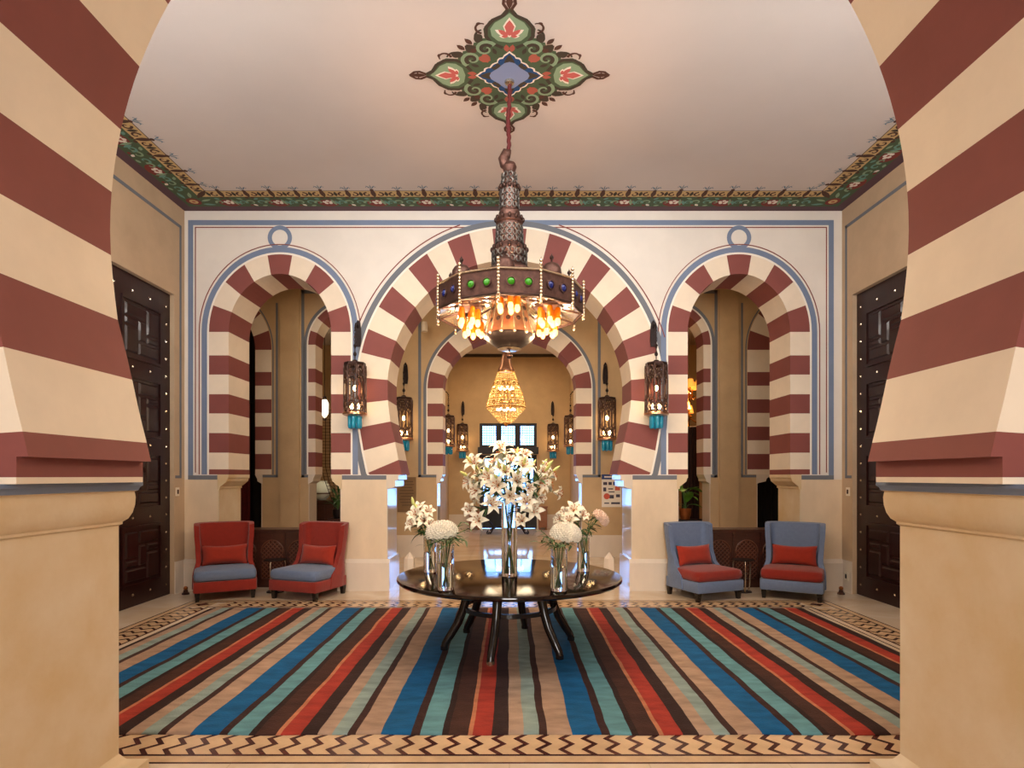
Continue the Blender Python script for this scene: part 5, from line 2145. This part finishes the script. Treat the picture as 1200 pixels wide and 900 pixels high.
def flower_ball(name, rx, rz_, m, nfl, cover=.62):
    mb = MB()
    rg = random.Random(3)
    for i in range(nfl):
        zf = 1 - (i + .5) / nfl * (2 * cover)
        rr = math.sqrt(max(0, 1 - zf * zf))
        a = golden * i
        d = Vector((rr * math.cos(a), rr * math.sin(a), zf))
        c = Vector((d.x * rx, d.y * rx, d.z * rz_))
        q = d.to_track_quat('Z', 'Y').to_matrix()
        s = .024 * rg.uniform(.85, 1.15)
        c = c * rg.uniform(.95, 1.06)
        V = [c + d * .002]
        for w in range(10):
            b = 2 * PI * w / 10 + rg.random()
            k_ = 1.0 if w % 2 == 0 else .55
            V.append(c + q @ Vector((s * k_ * math.cos(2 * PI * w / 10), s * k_ * math.sin(2 * PI * w / 10), .012 * (1 if w % 2 else -.5))))
        mb.add(V, [(0, 1 + w, 1 + (w + 1) % 10) for w in range(10)], 0)
    mb.lathe([(0, -rz_ * .25)] + [(rx * .90 * math.cos(R(t)), rz_ * .90 * math.sin(R(t))) for t in range(-10, 90, 12)] + [(0, rz_ * .90)], 18, mi=0)
    return mb.mesh(name, m, normals=False)


ballw = flower_ball('flower_head', .125, .09, 'petal_cream', 190)
ballp = flower_ball('flower_head', .085, .055, 'petal_pink', 90)
flower('carnation_bunch', *VB, P3(518, 624, 4.93), (-.1, -.15, 1), 'round bunch of cream-white carnations in the vase on the red chairs side', None, 3, 1.0, ballw)
flower('carnation_bunch', *VCf, P3(663, 626, 4.86), (.15, -.2, 1), 'round bunch of cream-white carnations in the vase on the blue-grey chairs side', None, 3, .96, ballw)
flower('carnation_bunch', *VD, P3(704, 607, 5.85), (.8, -.25, .8), 'small bunch of pale pink carnations leaning outwards beside white lilies', None, 4, 1.0, ballp)
# greenery sprays
sp_ = MB()


def spray(v, tip, label, n=9):
    t = thing('fern_spray', label, 'foliage', v[0], 0, 'green sprays in the low vases')
    tv = Vector(tip) - v[0]
    d = Vector((tv.x, tv.y, 0)).normalized() * v[1] * .6
    path = stem_path(Vector((-d.x * .5, -d.y * .5, .03)), Vector((d.x, d.y, v[2] + .005)), tv)
    MB().tube(path, .003, 5).build('stem', 'stem', t, smooth=80)
    ax = (path[-1] - path[4]).normalized()
    yaw = math.atan2(ax.y, ax.x)
    for i in range(n):
        f = 5 + (len(path) - 6) * i / (n - 1)
        k_ = min(int(f), len(path) - 2)
        p = path[k_].lerp(path[k_ + 1], f - k_)
        s = 1 if i % 2 else -1
        lf = put('leaf', LF[i % 3], t, p, (fr_rnd.uniform(-.4, .4), fr_rnd.uniform(-.3, .3), yaw + s * fr_rnd.uniform(.5, 1.1)))
        lf.scale = (.55,) * 3
    return t


for v, pts, lab in ((VB, ((548, 620, 4.85), (545, 634, 4.8), (500, 640, 4.85), (538, 640, 4.7), (508, 636, 4.7), (525, 640, 4.65), (540, 612, 5.0), (530, 633, 4.68)), 'green fern spray under the cream carnations on the red chairs side'),
                    (VCf, ((634, 622, 4.85), (632, 636, 4.8), (648, 645, 4.7), (670, 640, 4.75), (640, 630, 4.7), (683, 630, 4.85), (655, 640, 4.65), (662, 642, 4.66)), 'green fern spray under the cream carnations on the blue-grey chairs side'),
                    (VA, ((505, 618, 5.75), (490, 622, 5.7), (512, 625, 5.7), (498, 625, 5.7)), 'green fern spray in the low vase of lilies alone'),
                    (VD, ((690, 615, 5.8), (698, 608, 5.8), (680, 622, 5.7), (690, 600, 5.9), (696, 600, 5.9), (686, 620, 5.7)), 'green fern spray in the vase with pink carnations')):
    for (x, y, D) in pts:
        spray(v, P3(x, y, D), lab)

# ================================================================ BEYOND THE ARCHES
# brown notice board and paper poster on the corridor wall
t = thing('notice_board', 'brown wooden notice board with carved lines of text under a corridor lantern', 'notice board', (-2.09, E0 - .001, 1.28))
MB().box(-.19, .19, -.02, 0, -.36, .35).build('board', 'plaque', t, bevel=.004)
for q in range(9):
    w = (.13, .15, .11, .14, .15, .12, .15, .13, .09)[q]
    MB().box(-w, w, -.023, -.0195, .25 - q * .06, .268 - q * .06).build('text_line', 'plaque_ink', t)
t = thing('poster', 'white safety poster with blue header and small coloured icons on the corridor wall', 'poster', (2.08, E0 - .001, 1.35))
MB().box(-.20, .20, -.012, 0, -.33, .30).build('sheet', 'poster', t)
MB().box(-.20, .20, -.016, -.0, .235, .335).build('header', 'poster_blue', t)
MB().box(-.15, .12, -.0175, -.0155, .27, .30).build('header_text', 'poster', t)
ir = random.Random(4)
for (x, z, w, h, m) in ((-.13, .15, .04, .03, 'poster_ink'), (-.03, .15, .035, .03, 'poster_ink'), (.07, .15, .04, .035, 'poster_blue'), (.15, .15, .025, .03, 'poster_ink'),
                        (-.14, .03, .03, .04, 'poster_ink'), (-.02, .04, .05, .012, 'poster_ink'), (.12, .05, .05, .04, 'poster_red'), (.0, -.02, .06, .01, 'poster_ink'),
                        (.13, -.10, .04, .03, 'poster_ink'), (.0, -.12, .045, .035, 'poster_ink'), (.08, -.25, .09, .02, 'poster_ink'), (-.10, -.25, .05, .012, 'poster_ink')):
    MB().box(x - w, x + w, -.0145, -.0115, z - h, z + h).build('icon', m, t)
MB().lathe([(0, -.0155), (.062, -.0155), (.062, -.0118), (0, -.0118)], 20, (-.10, 0, -.11), axis='y').build('icon', 'poster_red', t)

# console with scrolled iron legs in front of the bright door, wooden stands along the end wall
CD = 16.8
t = thing('console_table', 'dark console table with scrolled iron legs in front of the bright glazed door', 'table', (wx(595, CD), CD, 0))
MB().box(-.62, .62, -.24, .24, .70, .75).build('tabletop', 'black', t, bevel=.008)
MB().box(-.56, .56, -.20, .20, .60, .70).build('apron', 'black', t)
for s in (-1, 1):
    for yy in (-.19, .19):
        pts = []
        for q in range(24):
            u = q / 23
            pts.append((s * (.50 + .10 * math.sin(u * 2 * PI) * (1 - .3 * u)), yy, .62 - .60 * u))
        sc = [(s * (.50 + .06 + .045 * math.cos(R(200 + 30 * k_)) * (1 - k_ / 14)), yy, .06 + .045 * math.sin(R(200 + 30 * k_)) * (1 - k_ / 14)) for k_ in range(10)]
        MB().tube(pts, .018, 6).tube(sc, .014, 6).build('leg', 'iron', t, smooth=80)
    MB().tube([(s * .5, -.19, .12), (s * .3, 0, .20), (0, 0, .24)], .014, 6).tube([(s * .5, .19, .12), (s * .3, 0, .20)], .014, 6).build('stretcher', 'iron', t, smooth=80)
for (x, w, h, lab) in ((wx(556, 18.2), .16, .72, 'small brown wooden stand beside the glazed door on the notice board side'), (wx(636, 18.2), .13, .72, 'small brown wooden stand beside the glazed door on the poster side')):
    t = thing('wooden_stand', lab, 'stand', (x, 18.22, 0), 0, 'wooden stands by the glazed door')
    MB().box(-w, w, -.16, .16, .08, h - .03).build('body', 'side_wood', t)
    MB().box(-w - .02, w + .02, -.18, .18, h - .03, h).build('top', 'side_wood', t)
    for lx in (-w + .03, w - .03):
        for ly in (-.13, .13):
            MB().box(lx - .02, lx + .02, ly - .02, ly + .02, 0, .08).build('leg', 'side_wood', t)


def curtain(name, x0, x1, y, z0, z1, m, label, group=None, amp=.035, folds=7):
    n = folds * 8
    f, b = [], []
    for i in range(n + 1):
        u = i / n
        x = x0 + (x1 - x0) * u
        yy = amp * math.sin(u * folds * 2 * PI)
        f.append((x - (x0 + x1) / 2, yy - .006))
        b.append((x - (x0 + x1) / 2, yy + .006))
    poly = f + list(reversed(b))
    t = thing(name, label, 'curtain', ((x0 + x1) / 2, y, z0), 0, group)
    MB().prism(poly, 0, z1 - z0, 'z').build('cloth', m, t, smooth=60)
    MB().tube([(-(x1 - x0) / 2 - .05, 0, z1 - z0 + .02), ((x1 - x0) / 2 + .05, 0, z1 - z0 + .02)], .018, 8).build('rail', 'iron', t, smooth=60)
    return t


curtain('curtain', -6.55, -5.05, 12.80, .01, 4.95, 'curtain_black', 'long black curtain behind the dark red curtain beyond the red chairs')
curtain('curtain', -5.95, -5.56, 12.62, .01, 3.2, 'curtain_red', 'narrow dark red curtain beyond the red chairs', folds=4, amp=.03)
curtain('curtain', 5.05, 6.55, 12.80, .01, 4.95, 'curtain_black', 'long black curtain in the corridor arch beyond the blue-grey chairs')
curtain('curtain', 3.95, 4.35, 13.5, .01, 2.75, 'curtain_brown', 'dark brown drape behind the plant in the copper pot', folds=5)

# left side room: glowing lantern, wire net screen, glass bowl on a dark chest, fern
t = thing('hanging_lamp', 'bright white hanging glass lamp above the wire net screen beyond the red chairs', 'lamp', (wx(380.5, 13.6), 13.6, wz(490, 13.6)))
MB().lathe([(0, 0), (.03, .02), (.05, .05), (.085, .12), (.09, .34), (.05, .42), (0, .44)], 14).build('glass', 'lamp_white', t, smooth=50)
MB().lathe([(.02, .42), (.06, .43), (.03, .50), (.012, .52), (0, .52)], 12).build('cap', 'iron', t, smooth=50)
MB().tube([(0, 0, .5), (0, 0, ZC - t.location.z)], .008, 6).build('rod', 'iron', t)
for k_ in range(4):
    a = k_ * PI / 2
    MB().tube([(.02 * math.cos(a), .02 * math.sin(a), -.06), (.06 * math.cos(a), .06 * math.sin(a), .03), (.093 * math.cos(a), .093 * math.sin(a), .12), (.095 * math.cos(a), .095 * math.sin(a), .36), (.05 * math.cos(a), .05 * math.sin(a), .44)], .006, 5).build('bar', 'iron', t)
point('side_lamp', (wx(380.5, 13.6), 13.35, wz(478, 13.6)), 55, (1.0, .86, .62), .03)
t = thing('wire_screen', 'dark curved wire net screen beyond the red chairs', 'screen', (wx(391, 13.3), 13.3, 0))


def net(u, v):
    """u 0..1 across, v 0..1 downwards"""
    xl = -.28 + max(0, v - .55) ** 1.3 * 1.0
    xr = .16 + (.35 * max(0, v - .55))
    z = 3.15 - 2.3 * v
    return (xl + (xr - xl) * u, .05 * math.sin(u * PI), z)


nt = MB()
for i in range(6):
    nt.tube([net(i / 5, v / 24) for v in range(25)], .008, 4)
for v in range(0, 33):
    nt.tube([net(u / 4, v / 32) for u in range(5)], .006, 4)
nt.build('net', 'iron', t)
MB().tube([net(0, 1), (-.02, 0, .45), (.1, .02, .02)], .02, 6).tube([net(1, 1), (.30, 0, .45), (.3, .02, .02)], .02, 6).build('stand', 'iron', t)
t = thing('dark_chest', 'dark wooden chest carrying a white glass bowl beyond the red chairs', 'chest', (wx(386, 14.4), 14.4, 0))
MB().box(-.45, .45, -.25, .25, .06, 1.02).build('body', 'dark_wood', t)
MB().box(-.48, .48, -.28, .28, 1.02, 1.07).build('top', 'dark_wood', t, bevel=.006)
for lx in (-.4, .4):
    for ly in (-.2, .2):
        MB().box(lx - .04, lx + .04, ly - .04, ly + .04, 0, .06).build('foot', 'dark_wood', t)
for s in (-1, 1):
    MB().box(s * .22 - .19, s * .22 + .19, -.262, -.25, .14, .94).build('door', 'dark_wood', t, bevel=.005)
t = thing('glass_bowl', 'large white glass bowl on the dark chest beyond the red chairs', 'bowl', (wx(377, 14.3), 14.3, 1.07))
MB().lathe([(0, 0), (.10, 0), (.11, .02), (.15, .05), (.20, .14), (.21, .26), (.17, .38), (.13, .44), (.135, .47), (.12, .47), (.155, .38), (.19, .26), (.18, .14), (.13, .07), (0, .05)], 24).build('bowl_body', 'bowl_glass', t, smooth=50)
MB().lathe([(.205, .15), (.215, .155), (.215, .175), (.209, .18)], 24).build('rim_band', 'brass', t, smooth=50)

fern_leaf = leaf_mesh(.30, .03, .55, 'leaf', 'frond')
big_leaf = leaf_mesh(.34, .075, .45, 'leaf_bright', 'leaf')


def potted(x, y, z, label, me, nl, pr, ph, potm, spread=1.0, name='potted_plant'):
    t = thing(name, label, 'plant', (x, y, z))
    MB().lathe([(0, 0), (pr * .7, 0), (pr * .95, ph * .5), (pr, ph), (pr * .9, ph), (pr * .85, ph * .9), (0, ph * .88)], 20).build('pot', potm, t, smooth=45)
    rg = random.Random(nl)
    for i in range(nl):
        a = golden * i
        h = ph + .05 + .40 * rg.random() * spread
        r_ = .04 + .05 * rg.random()
        p = Vector((r_ * math.cos(a), r_ * math.sin(a), h))
        MB().tube([(0, 0, ph * .85), p * .5 + Vector((0, 0, .12)), p], .006, 5).build('stem', 'stem', t, smooth=80)
        put('leaf', me, t, p, (rg.uniform(-.4, .4), rg.uniform(-.9, .2), a)).scale = (rg.uniform(.8, 1.25),) * 3
    return t


potted(wx(396, 13.0), 13.0, .72, 'leafy green fern in a dark pot beyond the red chairs', fern_leaf, 16, .12, .2, 'iron')
t = thing('plant_stand', 'dark stand under the fern in the dark pot', 'stand', (wx(396, 13.0), 13.0, 0))
MB().box(-.2, .2, -.18, .18, .68, .72).build('top', 'dark_wood', t)
for lx in (-.16, .16):
    for ly in (-.14, .14):
        MB().box(lx - .02, lx + .02, ly - .02, ly + .02, 0, .68).build('leg', 'dark_wood', t)
# right side room
potted(wx(803, 12.95), 12.95, .70, 'broad-leaved green plant in a copper pot beyond the blue-grey chairs', big_leaf, 15, .13, .24, 'pot')
t = thing('plant_table', 'dark lacquered table under the copper plant pot', 'table', (wx(805, 12.95), 12.95, 0))
MB().box(-.42, .42, -.2, .2, .64, .70).build('top', 'black', t, bevel=.006)
for lx in (-.36, .36):
    for ly in (-.15, .15):
        MB().box(lx - .025, lx + .025, ly - .025, ly + .025, 0, .64).build('leg', 'black', t)
GX, GY = wx(806, 14.2), 14.2
t = thing('shaded_chandelier', 'gilt chandelier with glowing orange shades beyond the blue-grey chairs', 'chandelier', (GX, GY, wz(506, GY)))
MB().lathe([(0, 0), (.04, .02), (.07, .07), (.04, .13), (.05, .3), (.10, .36), (.05, .44), (.035, .9), (.07, .97), (.03, 1.05), (.02, 1.3), (0, 1.3)], 14).build('column', 'gold', t, smooth=50)
MB().tube([(0, 0, 1.28), (0, 0, ZC - t.location.z)], .01, 6).build('rod', 'gold', t)
for tier, (z, rr, n) in enumerate(((.25, .42, 6), (.80, .26, 5))):
    for q in range(n):
        a = 2 * PI * q / n + .5 * tier - .9
        c_, s_ = math.cos(a), math.sin(a)
        arm = MB().tube([(0.03 * c_, .03 * s_, z + .1), (rr * .5 * c_, rr * .5 * s_, z - .03), (rr * c_, rr * s_, z + .08)], .012, 6).build('arm', 'gold', t, smooth=80)
        MB().lathe([(0, .07), (.05, .08), (.06, .10), (.02, .11), (.015, .24), (0, .24)], 10, (rr * c_, rr * s_, z)).build('candle', 'gold', arm, smooth=50)
        MB().lathe([(.11, .24), (.065, .43), (.06, .43), (.105, .24), (.11, .24)], 18, (rr * c_, rr * s_, z)).build('shade', 'shade', arm, smooth=50)
point('shaded_lamp', (GX, GY - .6, wz(480, GY)), 34, (1.0, .62, .28), .03)

# unseen housings added round the lobby fill lights
for sx, side in ((-1, 'red'), (1, 'blue-grey')):
    t = thing('uplight_housing', 'trough-shaped housing added under the fill light on the near arch wall facing the %s chairs' % side, 'light housing', (sx * 3.6, N1 + .002, 2.18))
    MB().prism([(0, 0), (.12, 0), (.52, .10), (.52, .13), (0, .13)], -.38, .38, 'x').build('housing', 'switch', t)
    MB().box(-.12, .12, 0, .02, -.16, 0).build('wall_plate', 'switch', t)
t = thing('fill_visor_bar', 'long slim housing with visor, added around the fill light, hung from the ceiling behind the near arch', 'light bar', (0, 3.60, ZC - .45))
MB().prism([(0, 0), (.06, .0), (.06, .26), (.55, .26), (.55, .28), (0, .28)], -3.55, 3.55, 'x').build('housing', 'switch', t)  # visor added to block the fill light from the ceiling
for x in (-3.2, 0, 3.2):
    MB().tube([(x, .03, .27), (x, .03, .432)], .012, 6).build('rod', 'iron', t)
